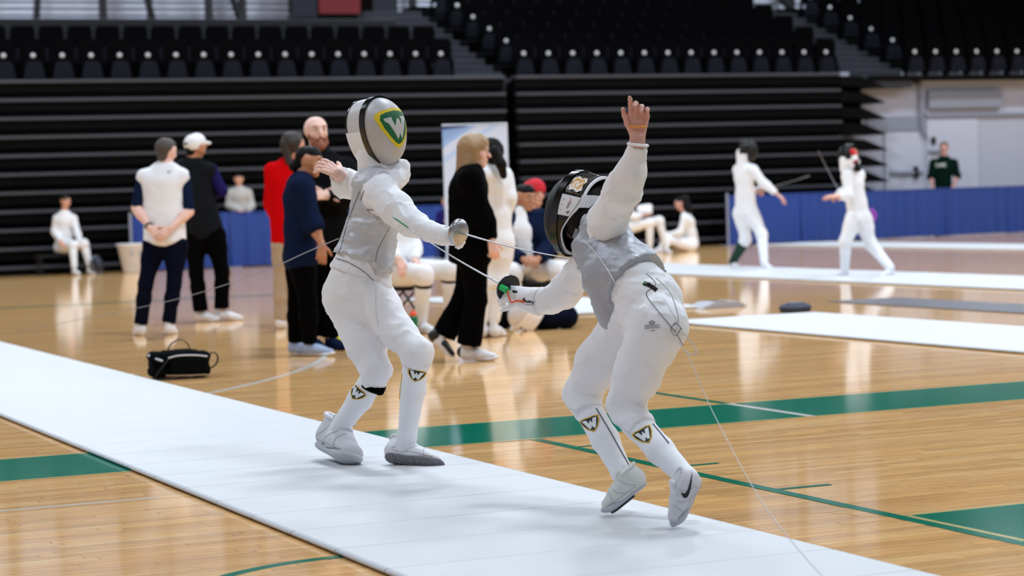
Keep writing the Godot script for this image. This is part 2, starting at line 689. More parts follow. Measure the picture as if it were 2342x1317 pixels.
func plain_body(o: Node3D, j: Dictionary, s: float, skin: Material, cell: float, opts := {}) -> void:
	# the whole continuous figure: head, trunk, limbs, hands
	var up: Vector3 = (j.head - j.neck).normalized()
	if opts.has("up"):
		up = opts.up
	var trunk := blob(0.04)
	torso(trunk, j, s, -0.004)
	for sd in ["l", "r"]:
		arm(trunk, j, sd, s, 0.0)
		leg(trunk, j, sd, s, -0.002)
	var hd := blob(0.018)
	head_of(hd, j.head, opts.fwd, up, s, j.neck)
	var nets := [[trunk, cell], [hd, opts.get("head_cell", 0.007)]]
	for sd in ["l", "r"]:
		if opts.has(sd + "hand"):
			var q: Dictionary = opts[sd + "hand"]
			var hb := blob(0.006)
			var fdir: Vector3 = q.get("dir", (j[sd + "w"] - j[sd + "e"]).normalized())
			hand(hb, j[sd + "w"], fdir, q.n, q.get("t", 1.0), s * q.get("size", 1.0), q.get("bends", [0.3, 0.35, 0.4, 0.45, 0.2]), q.get("spread", 0.06), q.get("out", 0.7))
			hb.bone(j[sd + "w"], j[sd + "w"].lerp(j[sd + "e"], 0.2), 0.026 * s, 0.029 * s)
			nets.append([hb, q.get("cell", 0.0055)])
	net("body", nets, skin, o)
	if opts.get("face", true):
		face_bits(o, j.head, opts.fwd, up, s, opts.get("brow", M.hair_dark))

func trousers(o: Node3D, j: Dictionary, s: float, mat: Material, cell: float, called := "trousers", g := 0.016, hem := 0.012, upto := 1.0, amp := 0.004) -> Blob:
	var b := blob(0.04, amp, 8.0, Vector3(1.0, 1.6, 1.0))
	var hx: Vector3 = (j.rh - j.lh).normalized()
	b.bone(j.lh, j.rh, 0.094 * s + g, 0.094 * s + g)
	b.bone(j.pelvis, j.pelvis.lerp(j.chest, 0.25), 0.094 * s + g, 0.09 * s + g, hx, 1.35, 1)
	for sd in ["l", "r"]:
		leg(b, j, sd, s, g, true, upto, 1, hem)
	net(called, [[b, cell]], mat, o)
	return b

func top(o: Node3D, j: Dictionary, s: float, mat: Material, cell: float, called: String, sleeves := 1.0, g := 0.018, low := true, amp := 0.004, boxy := 0.0) -> Blob:
	# sleeves: 0 none, 0..1 to the elbow or further
	var b := blob(0.04, amp, 8.0, Vector3(1.0, 1.5, 1.0))
	torso(b, j, s, g, low)
	if sleeves > 0.0:
		for sd in ["l", "r"]:
			arm(b, j, sd, s, g * 0.85, sleeves, 1)
	if boxy > 0.0:
		b.bone(j.chest, j.chest.lerp(j.pelvis, boxy), 0.1 * s + g, 0.102 * s + g, across(j), 1.4, 1)
	b.bone(j.neck, j.neck.lerp(j.chest, 0.3), 0.06 * s + g * 0.3, 0.07 * s + g, Vector3.ZERO, 1.0, 2)
	net(called, [[b, cell]], mat, o)
	return b

func hair_cap(o: Node3D, c: Vector3, f: Vector3, u: Vector3, s: float, mat: Material, long := 0.0, cell := 0.008, called := "hair", back := 0.0) -> void:
	f = (f - u * f.dot(u)).normalized()
	var r := f.cross(u)
	var b := blob(0.02, 0.003, 30.0, Vector3(1, 0.3, 1))
	b.bone(c + u * 0.04 * s - f * 0.03 * s, c + u * 0.05 * s + f * 0.018 * s, 0.085 * s, 0.076 * s)
	b.bone(c + u * 0.02 * s - f * 0.04 * s, c - u * 0.045 * s - f * 0.052 * s, 0.075 * s, 0.05 * s)
	if long > 0.0:
		for q in [-1.0, 1.0]:
			b.bone(c + u * 0.03 * s + r * q * 0.05 * s - f * 0.01 * s, c - u * long * s + r * q * 0.055 * s - f * 0.025 * s, 0.05 * s, 0.036 * s)
		b.bone(c - f * 0.05 * s, c - u * long * s - f * (0.06 + back) * s, 0.07 * s, 0.045 * s, r, 1.3)
	# clear of the face
	b.bone(c + f * 0.13 * s - u * 0.02 * s, c + f * 0.12 * s - u * 0.16 * s, 0.072 * s, 0.085 * s, Vector3.ZERO, 1.0, 4)
	net(called, [[b, cell]], mat, o)

func shoe_trim(m: MeshInstance3D, o: Node3D, heel: Vector3, toe: Vector3, up: Vector3, fat: float, side: float, edge: Material, pad: Material) -> void:
	# tongue, heel tab, collar and the stitched edges of the overlays; side is +1/-1 for the side that shows
	var f := (toe - heel)
	var L := f.length()
	f /= L
	var r := f.cross(up).normalized()
	up = r.cross(f).normalized()
	var g := L / 0.29 * fat
	var base := o.global_position
	var P := func(x: float, y: float, z := 0.0) -> Vector3: return heel + f * x * L + up * y * g + r * z * g
	var t := blob(0.01)
	t.bone(P.call(0.27, 0.118), P.call(0.42, 0.086), 0.012 * g, 0.015 * g, r, 1.9)
	net("tongue", [[t, 0.006]], pad, m)
	var h := blob(0.01)
	h.bone(P.call(0.035, 0.07), P.call(0.03, 0.108), 0.012 * g, 0.009 * g, r, 1.4)
	net("heel_tab", [[h, 0.006]], pad, m)
	var rim := PackedVector3Array()
	for i in 24:
		var a := TAU * i / 24
		rim.append(P.call(0.15, 0.103) + f * cos(a) * 0.043 * g + r * sin(a) * 0.037 * g + up * cos(a) * -0.006 * g - base)
	put("collar", tube(rim, 0.0075 * g, 6, true), pad, m)
	for q in [[[0.66, 0.03], [0.63, 0.05], [0.62, 0.075]], [[0.1, 0.035], [0.24, 0.06], [0.32, 0.095]], [[0.34, 0.03], [0.47, 0.055], [0.52, 0.075]], [[0.12, 0.03], [0.45, 0.03], [0.8, 0.03]]]:
		var pts := []
		for v in q:
			pts.append(P.call(v[0], v[1], side * 0.02))
		var line := PackedVector3Array()
		for c in curve_pts(pts, 16):
			var hit := last_upper.shadow_of(c + r * side * 0.12, -r * side, 0.3)
			if hit != Vector3.INF:
				line.append(hit - base)
		if line.size() > 3:
			put("overlay_edge", tube(line, 0.0012 * g, 5), edge, m)

# ---- materials
func paint(c: Color, rough := 0.6, metal := 0.0) -> StandardMaterial3D:
	var m := StandardMaterial3D.new()
	m.albedo_color = c
	m.roughness = rough
	m.metallic = metal
	return m

func cloth(c: Color, weave := 260.0, bump := 0.05, rough := 0.9) -> StandardMaterial3D:
	var m := paint(c, rough)
	if c.get_luminance() < 0.2:
		m.metallic_specular = 0.12
	m.heightmap_enabled = true
	m.heightmap_texture = M.fold_map
	m.heightmap_scale = bump * 3.0
	m.uv1_triplanar = true
	m.uv1_scale = Vector3.ONE * 3.2
	return m

func noise_tex(freq: float, size := 256, octaves := 4, type := FastNoiseLite.TYPE_SIMPLEX_SMOOTH) -> NoiseTexture2D:
	var n := FastNoiseLite.new()
	n.seed = 7
	n.noise_type = type
	n.frequency = freq
	n.fractal_octaves = octaves
	var t := NoiseTexture2D.new()
	t.width = size
	t.height = size
	t.seamless = true
	t.noise = n
	return t

func materials() -> void:
	M.fold_map = noise_tex(0.012, 512, 3)
	M.eye_white = paint(Color(0.85, 0.83, 0.8), 0.3)
	M.eye_dark = paint(Color(0.06, 0.04, 0.03), 0.2)
	M.lips = paint(Color(0.66, 0.38, 0.34), 0.5)
	M.hair_dark = paint(Color(0.06, 0.045, 0.04), 0.55)
	M.hair_dark.metallic_specular = 0.25
	M.hair_brown = paint(Color(0.16, 0.11, 0.085), 0.6)
	M.hair_grey = paint(Color(0.27, 0.235, 0.21), 0.65)
	M.hair_blond = paint(Color(0.62, 0.5, 0.36), 0.5)
	M.hair_red = paint(Color(0.55, 0.33, 0.24), 0.8)
	M.skin = paint(Color(0.86, 0.64, 0.54), 0.55)
	M.skin_pale = paint(Color(0.93, 0.76, 0.7), 0.55)
	M.skin_tan = paint(Color(0.74, 0.52, 0.4), 0.55)
	M.skin_rosy = paint(Color(0.82, 0.62, 0.57), 0.5)
	for k in ["skin", "skin_pale", "skin_tan", "skin_rosy"]:
		M[k].subsurf_scatter_enabled = true
		M[k].subsurf_scatter_strength = 0.12
	M.white_cloth = cloth(Color(0.93, 0.93, 0.945))
	M.white_far = paint(Color(0.92, 0.92, 0.93), 0.9)
	M.sock = cloth(Color(0.93, 0.94, 0.96), 500.0, 0.02)
	M.lame = cloth(Color(0.765, 0.765, 0.785), 300.0, 0.06, 0.5)
	M.lame.metallic = 0.25
	M.lame_b = cloth(Color(0.665, 0.675, 0.71), 300.0, 0.06, 0.5)
	M.lame_b.metallic = 0.25
	M.bib = cloth(Color(0.93, 0.93, 0.95))
	M.shoe_white = paint(Color(0.88, 0.88, 0.9), 0.55)
	M.shoe_cream = paint(Color(0.86, 0.87, 0.85), 0.55)
	M.shoe_grey = paint(Color(0.83, 0.83, 0.85), 0.6)
	M.sole_grey = paint(Color(0.43, 0.42, 0.44), 0.7)
	M.sole_light = paint(Color(0.74, 0.75, 0.77), 0.6)
	M.thread = paint(Color(0.42, 0.42, 0.46), 0.8)
	M.lace_dark = paint(Color(0.7, 0.7, 0.72), 0.8)
	M.lace = paint(Color(0.78, 0.78, 0.8), 0.8)
	M.black_gloss = paint(Color(0.02, 0.02, 0.025), 0.18)
	M.black_soft = paint(Color(0.016, 0.016, 0.018), 0.85)
	M.black_cloth = cloth(Color(0.022, 0.022, 0.026))
	M.navy_cloth = cloth(Color(0.075, 0.115, 0.22))
	M.navy_dark = cloth(Color(0.045, 0.06, 0.12))
	M.jacket_black = cloth(Color(0.075, 0.08, 0.09))
	M.vest_black = cloth(Color(0.09, 0.1, 0.115))
	M.purple_sleeve = cloth(Color(0.13, 0.11, 0.33))
	M.red_cloth = cloth(Color(0.78, 0.03, 0.05))
	M.khaki = cloth(Color(0.68, 0.6, 0.5))
	M.grey_cloth = cloth(Color(0.72, 0.71, 0.7))
	M.green_cloth = cloth(Color(0.035, 0.12, 0.09))
	M.green_sock = paint(Color(0.02, 0.2, 0.14), 0.8)
	M.beanie = cloth(Color(0.8, 0.13, 0.2))
	M.steel = paint(Color(0.72, 0.72, 0.74), 0.28, 0.9)
	M.steel_dark = paint(Color(0.2, 0.2, 0.22), 0.4, 0.7)
	M.green_tape = paint(Color(0.0, 0.52, 0.3), 0.5)
	M.green_light = paint(Color(0.02, 0.72, 0.36), 0.5)
	M.guard_inside = paint(Color(0.03, 0.035, 0.06), 0.5)
	M.wire = paint(Color(0.5, 0.5, 0.52), 0.4)
	M.wire_clear = paint(Color(0.75, 0.73, 0.72), 0.35)
	M.yellow = paint(Color(0.9, 0.86, 0.05), 0.6)
	M.yellow_trim = paint(Color(0.85, 0.7, 0.15), 0.7)
	M.wristband = paint(Color(0.9, 0.6, 0.22), 0.5)
	M.orange = paint(Color(0.9, 0.3, 0.12), 0.5)
	M.blue_plastic = paint(Color(0.1, 0.2, 0.62), 0.5)
	# the mask's wire mesh: rows of small dark openings
	var im := Image.create(32, 32, false, Image.FORMAT_RGB8)
	im.fill(Color(0.76, 0.755, 0.765))
	for p in [Vector2i(4, 4), Vector2i(20, 4), Vector2i(12, 20), Vector2i(28, 20)]:
		for y in 8:
			for x in 7:
				if Vector2(x - 3, y - 3.5).length() < 3.2:
					im.set_pixel((p.x + x) % 32, (p.y + y) % 32, Color(0.5, 0.5, 0.52))
	M.mask_mesh = paint(Color.WHITE, 0.5, 0.2)
	M.mask_mesh.albedo_texture = ImageTexture.create_from_image(im)
	M.mask_mesh.uv1_triplanar = true
	M.mask_mesh.uv1_scale = Vector3.ONE * 90.0
	M.mask_dark = paint(Color(0.05, 0.05, 0.055), 0.5, 0.3)
	M.mask_wall = paint(Color(0.8, 0.8, 0.82), 0.45)
	M.white_vinyl = paint(Color(0.86, 0.86, 0.88), 0.4)
	M.shoe_blue = paint(Color(0.62, 0.68, 0.8), 0.6)
	M.green_dark = paint(Color(0.02, 0.05, 0.04), 0.5)
	M.purple_tag = paint(Color(0.6, 0.25, 0.7), 0.5)
	M.mask_blue = paint(Color(0.1, 0.12, 0.2), 0.5)
	M.bottle_green = paint(Color(0.04, 0.42, 0.27), 0.35)
	M.slate = paint(Color(0.17, 0.22, 0.3), 0.6)
	M.slate_light = paint(Color(0.3, 0.36, 0.45), 0.6)
	M.bag_black = cloth(Color(0.05, 0.06, 0.065))
	M.zip_tan = paint(Color(0.6, 0.5, 0.42), 0.7)
	# the arena
	M.bleacher = paint(Color(0.04, 0.042, 0.05), 0.7)
	M.bleacher_face = paint(Color(0.018, 0.018, 0.025), 0.7)
	M.nosing = paint(Color(0.225, 0.23, 0.265), 0.5)
	for k in ["bleacher", "bleacher_face"]:
		M[k].metallic_specular = 0.2
	M.seat_black = paint(Color(0.014, 0.015, 0.022), 0.45)
	M.seat_black.metallic_specular = 0.12
	M.seat_pan = paint(Color(0.095, 0.1, 0.135), 0.5)
	M.seat_pan.metallic_specular = 0.2
	M.seat_badge = paint(Color(0.86, 0.86, 0.87), 0.25)
	M.concrete_dark = paint(Color(0.13, 0.135, 0.16), 0.8)
	M.concrete_step = paint(Color(0.16, 0.165, 0.2), 0.8)
	M.steel_frame = paint(Color(0.04, 0.045, 0.07), 0.5)
	M.louvre = paint(Color(0.86, 0.87, 0.92), 0.6)
	M.wall_grey = paint(Color(0.72, 0.73, 0.79), 0.8)
	M.wall_panel = paint(Color(0.77, 0.78, 0.84), 0.7)
	M.wall_band = paint(Color(0.55, 0.57, 0.63), 0.7)
	M.wall_dark = paint(Color(0.05, 0.05, 0.06), 0.9)
	M.ceiling = paint(Color(0.2, 0.2, 0.21), 0.9)
	M.drape = paint(Color(0.15, 0.26, 0.55), 0.85)
	M.pole = paint(Color(0.62, 0.64, 0.7), 0.4, 0.4)
	M.banner_red = paint(Color(0.42, 0.03, 0.08), 0.7)
	M.banner_navy = paint(Color(0.04, 0.05, 0.12), 0.7)
	M.piste = paint(Color(0.82, 0.825, 0.84), 0.45)
	M.piste.heightmap_enabled = true
	M.piste.heightmap_texture = noise_tex(0.03, 256, 5)
	M.piste.heightmap_scale = 0.12
	M.piste.uv1_triplanar = true
	M.piste.uv1_world_triplanar = true
	M.piste.uv1_scale = Vector3(0.8, 0.8, 4.0)
	M.piste_edge = paint(Color(0.72, 0.735, 0.76), 0.45)
	M.gap_dark = paint(Color(0.03, 0.02, 0.015), 0.9)
	M.line_green = paint(Color(0.0, 0.5, 0.39), 0.12)
	M.seam_pale = paint(Color(0.8, 0.8, 0.83), 0.9)
	M.line_white = paint(Color(0.88, 0.86, 0.82), 0.14)
	M.line_cream = paint(Color(0.86, 0.76, 0.5), 0.14)
	M.mat_dark = paint(Color(0.3, 0.29, 0.33), 0.4)

# ---- the wooden court
const STRIP := 0.057
const STRIPS := 64
const RUN := 4.096
var boards := []           # per strip: where its boards end, along x, and each board's tone

func lay_boards() -> void:
	rng.seed = 41
	for s in STRIPS:
		var ends := []
		var x := rng.randf() * 0.5
		while x < RUN - 0.35:
			ends.append([x, rng.randf(), rng.randf()])
			x += 0.45 + rng.randf() * 1.0
		boards.append(ends)

func wood_image() -> ImageTexture:
	var W := 1024
	var H := STRIPS * 16
	var data := PackedByteArray()
	data.resize(W * H * 3)
	var g := FastNoiseLite.new()
	g.seed = 5
	g.frequency = 0.02
	g.fractal_octaves = 3
	var grain := PackedFloat32Array()
	grain.resize(512 * 256)
	for y in 256:
		for x in 512:
			grain[y * 512 + x] = g.get_noise_2d(x * 0.55, y * 9.0)
	for s in STRIPS:
		var ends: Array = boards[s]
		for x in W:
			var u := x * RUN / W
			var b: Array = ends[ends.size() - 1]
			var edge := 1e3
			for e in ends:
				edge = minf(edge, absf(u - e[0]))
				if e[0] <= u:
					b = e
			var tone: float = b[1]
			var warm: float = b[2]
			for r in 16:
				var gr := grain[((s * 37 + r * 5 + int(tone * 977.0)) % 256) * 512 + (x + int(warm * 391.0)) % 512]
				var v := 0.90 + 0.13 * tone + 0.13 * gr
				if gr < -0.3:
					v -= 0.05
				if r == 0 or edge < 0.0025:
					v *= 0.86
				var at := ((s * 16 + r) * W + x) * 3
				data[at] = clampi(int(252.0 * v), 0, 255)
				data[at + 1] = clampi(int((193.0 + 8.0 * warm) * v), 0, 255)
				data[at + 2] = clampi(int((124.0 + 16.0 * warm) * v), 0, 255)
	return ImageTexture.create_from_image(Image.create_from_data(W, H, false, Image.FORMAT_RGB8, data))

func flat_rect(x0: float, z0: float, x1: float, z1: float, y: float) -> ArrayMesh:
	# a painted line or field: a thin slab lying on the boards
	var st := new_st()
	box_into(st, Vector3(minf(x0, x1), 0.0012, minf(z0, z1)), Vector3(maxf(x0, x1), y, maxf(z0, z1)))
	return done(st)

func arc_line(c: Vector2, r: float, a0: float, a1: float, w: float, y: float) -> ArrayMesh:
	var st := new_st()
	st.set_smooth_group(-1)
	var n := 48
	for i in n:
		var p := Vector2.from_angle(lerpf(a0, a1, float(i) / n))
		var q := Vector2.from_angle(lerpf(a0, a1, float(i + 1) / n))
		var k := [c + p * (r - w / 2), c + p * (r + w / 2), c + q * (r + w / 2), c + q * (r - w / 2)]
		quad(st, Vector3(k[0].x, y, k[0].y), Vector3(k[1].x, y, k[1].y), Vector3(k[2].x, y, k[2].y), Vector3(k[3].x, y, k[3].y))
		for e in [[1, 2], [3, 0]]:
			var a: Vector2 = k[e[0]]
			var b: Vector2 = k[e[1]]
			quad(st, Vector3(a.x, 0.001, a.y), Vector3(b.x, 0.001, b.y), Vector3(b.x, y, b.y), Vector3(a.x, y, a.y))
	return done(st)

func court() -> void:
	lay_boards()
	M.wood = paint(Color.WHITE, 0.085)
	M.wood.metallic_specular = 0.4
	M.wood.albedo_texture = wood_image()
	var st := new_st()
	var lo := Vector3(-16, 0, -54)
	var hi := Vector3(48, 0, 16)
	quad(st, Vector3(lo.x, 0, lo.z), Vector3(hi.x, 0, lo.z), Vector3(hi.x, 0, hi.z), Vector3(lo.x, 0, hi.z), Rect2(lo.x / RUN, lo.z / (STRIP * STRIPS), (hi.x - lo.x) / RUN, (hi.z - lo.z) / (STRIP * STRIPS)))
	box_into(st, Vector3(lo.x, -0.3, lo.z), Vector3(hi.x, -0.02, hi.z))
	var floor_o := struct("floor", done(st), M.wood)
	floor_o.set_meta("label", "polished blond hardwood sports floor with painted court lines")
	# the boards nearest the lens, one by one, where the grain pattern lays them
	var total := STRIP * STRIPS
	var made := 0
	for zone in [[1.0, 2.38, -5.6, -9.8], [3.87, 6.4, -5.3, -9.7]]:
		var z: float = zone[2]
		var row := int(floor(z / STRIP))
		while row * STRIP > zone[3] and made < 300:
			var s := posmod(row, STRIPS)
			var ends: Array = boards[s]
			for tile in range(int(floor(zone[0] / RUN)), int(floor(zone[1] / RUN)) + 1):
				for i in ends.size():
					var x0: float = tile * RUN + ends[i][0]
					var x1: float = tile * RUN + (ends[i + 1][0] if i + 1 < ends.size() else RUN)
					x0 = maxf(x0, zone[0])
					x1 = minf(x1, zone[1])
					if x1 - x0 < 0.03 or made >= 300:
						continue
					put("plank", plank_mesh(x0 + 0.0004, x1 - 0.0004, row * STRIP + 0.0004, row * STRIP + STRIP - 0.0004, 0.001), M.wood, floor_o)
					made += 1
			row -= 1
	# painted lines
	var g := 0.002
	for r in [["court_line", -4.0, -9.88, 14.0, -10.745, M.line_green, g], ["court_line", -4.0, -9.855, 14.0, -9.88, M.line_cream, g], ["court_line", -4.0, -10.745, 14.0, -10.77, M.line_cream, g],
			["court_line", 4.395, -9.855, 4.45, -2.5, M.line_green, g], ["court_line", 4.45, -7.575, 4.69, -7.61, M.line_green, g], ["court_line", 4.45, -8.46, 4.67, -8.49, M.line_green, g], ["court_line", 4.45, -9.41, 4.67, -9.44, M.line_green, g],
			["court_line", 4.475, -6.71, 9.0, -2.5, M.line_green, g], ["court_line", 4.45, -6.72, 4.475, -2.5, M.line_cream, g], ["court_line", 4.45, -6.71, 9.0, -6.735, M.line_cream, g],
			["court_line", 5.975, -10.745, 6.025, -9.88, M.line_white, g + 0.0006], ["court_line", 5.975, -12.6, 6.025, -10.77, M.line_green, g], ["court_line", 0.6, -8.925, 2.3, -8.895, M.line_white, g], ["court_line", -4.0, -27.3, 9.2, -27.1, M.line_green, g]]:
		put(r[0], flat_rect(r[1], r[2], r[3], r[4], r[6]), r[5], floor_o)
	put("court_line", arc_line(Vector2(2.449, -6.297), 0.751, -PI, -PI / 2 + 0.2, 0.05, g), M.line_green, floor_o)
	put("court_line", arc_line(Vector2(-1.696, -19.017), 7.755, 0.3, 0.9, 0.05, g), M.line_white, floor_o)

func plank_mesh(x0: float, x1: float, z0: float, z1: float, y: float) -> ArrayMesh:
	var st := new_st()
	st.set_smooth_group(-1)
	var total := STRIP * STRIPS
	var e := 0.0006
	var R := func(a: float, b: float, c: float, d: float) -> Rect2: return Rect2(a / RUN, b / total, (c - a) / RUN, (d - b) / total)
	quad(st, Vector3(x0 + e, y, z0 + e), Vector3(x1 - e, y, z0 + e), Vector3(x1 - e, y, z1 - e), Vector3(x0 + e, y, z1 - e), R.call(x0, z0, x1, z1))
	var o := [Vector3(x0, 0, z0), Vector3(x1, 0, z0), Vector3(x1, 0, z1), Vector3(x0, 0, z1)]
	var t := [Vector3(x0 + e, y, z0 + e), Vector3(x1 - e, y, z0 + e), Vector3(x1 - e, y, z1 - e), Vector3(x0 + e, y, z1 - e)]
	for i in 4:
		var k := (i + 1) % 4
		quad(st, t[k], t[i], o[i], o[k], R.call(x0, z0, x0 + 0.02, z0 + 0.01))
	return done(st)

func piste(label: String, x0: float, x1: float, z0: float, z1: float, first: float, pitch: float, panels: bool) -> void:
	# a fencing strip: plates laid side by side on a dark underlay
	var o := thing("fencing_strip", label, "fencing strip", Vector3((x0 + x1) / 2, 0, (z0 + z1) / 2))
	var c := o.position
	put("underlay", box(Vector3(x0 + 0.012, 0.0022, z0 + 0.01) - c, Vector3(x1 - 0.012, 0.008, z1 - 0.01) - c), M.gap_dark, o)
	var shared: ArrayMesh = null
	var n := int(floor((z0 - first) / pitch))
	while n * pitch + first < z1 - 0.001:
		var a := maxf(z0, first + n * pitch)
		var b := minf(z1, first + (n + 1) * pitch)
		n += 1
		if b - a < 0.05:
			continue
		if not panels:
			a = z0
			b = z1
		put("panel", obox(Vector3(x1 - x0 - 0.03, 0.016, b - a - 0.003), 0.0025), M.piste, o, Vector3(0, 0.0145, (a + b) / 2 - c.z))
		for s in [-1.0, 1.0]:
			put("edge_rail", obox(Vector3(0.028, 0.0165, b - a - 0.0015), 0.006), M.piste_edge, o, Vector3(s * ((x1 - x0) / 2 - 0.014), 0.0128, (a + b) / 2 - c.z))
		if not panels:
			return

# ---- stands, walls, lamps
func stands() -> void:
	var rise := 0.333
	for unit in [[-4.0, 17.62, "left"], [17.86, 25.3, "right"]]:
		var o := thing("telescopic_bleacher", "closed black folding bleacher stack %s" % ("with its tier ends sticking out towards the white wall" if unit[2] == "right" else "behind the standing coaches, left of the dark stair gap"), "bleacher", Vector3((unit[0] + unit[1]) / 2, 0, -40.6))
		var c := o.position
		put("core", box(Vector3(unit[0], 0, -41.6) - c, Vector3(unit[1], 3.4, -40.28) - c), M.bleacher_face, o)
		for i in 11:
			var y := 0.14 + rise * i
			var z := -40.02 - 0.012 * i
			var t := new_st()
			box_into(t, Vector3(unit[0], y - 0.2, z - 0.3) - c, Vector3(unit[1], y - 0.03, z - 0.07) - c, 0.01)
			if unit[2] == "right":                       # the cut-back end of each tier
				var e := 25.3
				var pr := [Vector3(e, y - 0.24, 0), Vector3(e, y - 0.03, 0), Vector3(e + 0.55, y - 0.05, 0), Vector3(e + 1.1, y - 0.26, 0), Vector3(e + 1.1, y - 0.285, 0)]
				prism_into(t, pr, z - 0.9, z - 0.05, c)
			var tier := put("tier", done(t), M.bleacher_face, o)
			put("nosing", box(Vector3(unit[0], y - 0.03, z - 0.3) - c, Vector3(unit[1], y + 0.028, z) - c, 0.008), M.nosing, tier)
	# the rakes above, their aisle and their seats
	var deck := new_st()
	for i in 7:
		var y := 3.46 + 0.315 * i
		var z := -40.6 - 0.85 * i
		for sp in [[-4.0, 16.62], [17.98, 26.1], [26.3, 47.0]]:
			if sp[0] < 16.0 and i > 2:
				continue
			if sp[0] > 26.0 and i > 0:
				sp = [27.45, 47.0]
			box_into(deck, Vector3(sp[0], y - (1.2 if sp[0] < 26.0 or i > 0 else 0.1), z - 0.85), Vector3(sp[1], y, z - (0.3 if sp[0] > 27.0 and i == 0 else 0.0)), 0.01)
	struct("trim_1", done(deck), M.bleacher_face).set_meta("label", "black stepped decks that carry the upper seats")
	var st := new_st()
	for i in 12:
		box_into(st, Vector3(16.64, 2.9 + 0.158 * i, -41.1 - 0.425 * i), Vector3(17.96, 3.46 + 0.158 * i, -40.65 - 0.425 * i), 0.01)
	for i in 12:
		box_into(st, Vector3(26.12, 3.2 + 0.158 * i, -41.1 - 0.425 * i), Vector3(27.43, 3.46 + 0.158 * i, -40.65 - 0.425 * i), 0.01)
	struct("trim_2", done(st), M.concrete_step).set_meta("label", "dark grey aisle steps between the seat blocks")
	seats()
	var low := box(Vector3(-4.0, 3.4, -43.9), Vector3(16.7, 4.89, -43.6), 0.02)
	struct("wall_concourse", low, M.concrete_dark).set_meta("label", "dark grey low wall at the back of the upper seats")
	concourse()

func prism_into(st: SurfaceTool, outline: Array, z0: float, z1: float, c: Vector3) -> void:
	# outline in x, y, clockwise as seen from +z
	st.set_smooth_group(-1)
	var n := outline.size()
	var flat := PackedVector2Array()
	for p in outline:
		flat.append(Vector2(p.x, p.y))
	var tri := Geometry2D.triangulate_polygon(flat)
	for i in range(0, tri.size(), 3):
		var t := [flat[tri[i]], flat[tri[i + 1]], flat[tri[i + 2]]]
		if (t[1] - t[0]).cross(t[2] - t[0]) > 0.0:
			t.reverse()
		for q in t:
			st.set_uv(Vector2.ZERO)
			st.add_vertex(Vector3(q.x, q.y, z1) - c)
		t.reverse()
		for q in t:
			st.set_uv(Vector2.ZERO)
			st.add_vertex(Vector3(q.x, q.y, z0) - c)
	for i in n:
		var p: Vector3 = outline[i]
		var q: Vector3 = outline[(i + 1) % n]
		quad(st, Vector3(p.x, p.y, z0) - c, Vector3(q.x, q.y, z0) - c, Vector3(q.x, q.y, z1) - c, Vector3(p.x, p.y, z1) - c)

func seats() -> void:
	# one folded stadium seat, then copies
	var proto := Node3D.new()
	var b := new_st()
	var pr := []
	for p in [[-0.23, 0.36], [-0.235, 0.72], [-0.2, 0.83], [0.2, 0.83], [0.235, 0.72], [0.23, 0.36]]:
		pr.append(Vector3(p[0], p[1], 0))
	prism_into(b, pr, -0.13, -0.06, Vector3.ZERO)
	var back_mesh := done(b)
	var s := new_st()
	prism_into(s, [Vector3(-0.2, 0.1, 0), Vector3(-0.15, 0.36, 0), Vector3(-0.1, 0.42, 0), Vector3(0.1, 0.42, 0), Vector3(0.15, 0.36, 0), Vector3(0.2, 0.1, 0)], -0.05, 0.02, Vector3.ZERO)
	var pan_mesh := done(s)
	var badge := lathe(Vector3(0, 0.53, -0.06), Vector3.BACK, [[0.046, 0.0], [0.043, 0.012], [0.026, 0.022], [0.0, 0.025]], 14)
	var bracket := box(Vector3(-0.015, 0.0, -0.14), Vector3(0.015, 0.42, -0.02), 0.005)
	rng.seed = 3
	for blk in [[-0.02, 13 + 19, 0.537, 2, "left"], [18.42, 14, 0.5445, 6, "right"], [27.75, 17, 0.54, 6, "far right"]]:
		for i in blk[3]:
			for k in blk[1]:
				var x: float = blk[0] + blk[2] * k
				if x < 5.5 or (blk[4] == "far right" and x > 34.0):
					continue
				var from_aisle: int = blk[1] - 1 - k if blk[4] == "left" else k
				var o := thing("stadium_seat", "black folded stadium seat, %s from the %s, %s row, %s block" % [ordinal(from_aisle), "block's left end" if blk[4] == "far right" else "dark stair aisle", ordinal(i) if i > 0 else "front", {"left": "upper left", "right": "upper middle", "far right": "top right corner"}[blk[4]]], "seat", Vector3(x, 3.46 + 0.315 * i, -40.95 - 0.85 * i), "folded stadium seats of the upper stands")
				put("seat_back", back_mesh, M.seat_black, o)
				put("seat_pan", pan_mesh, M.seat_pan, o)
				if i == 0 or k == 0 or (blk[4] == "left" and false):
					put("badge", badge, M.seat_badge, o)
				put("bracket", bracket, M.seat_black, o, Vector3(-0.24, 0, 0))
				put("bracket", bracket, M.seat_black, o, Vector3(0.24, 0, 0))
	proto.free()

func ordinal(i: int) -> String:
	var low := ["first", "second", "third", "fourth", "fifth", "sixth", "seventh", "eighth", "ninth", "tenth", "eleventh", "twelfth", "thirteenth", "fourteenth", "fifteenth", "sixteenth", "seventeenth", "eighteenth", "nineteenth"]
	var ten := ["twentieth", "thirtieth"]
	if i < 19:
		return low[i]
	return ten[(i + 1) / 10 - 2] if (i + 1) % 10 == 0 else ["twenty-", "thirty-"][(i + 1) / 10 - 2] + low[i % 10]

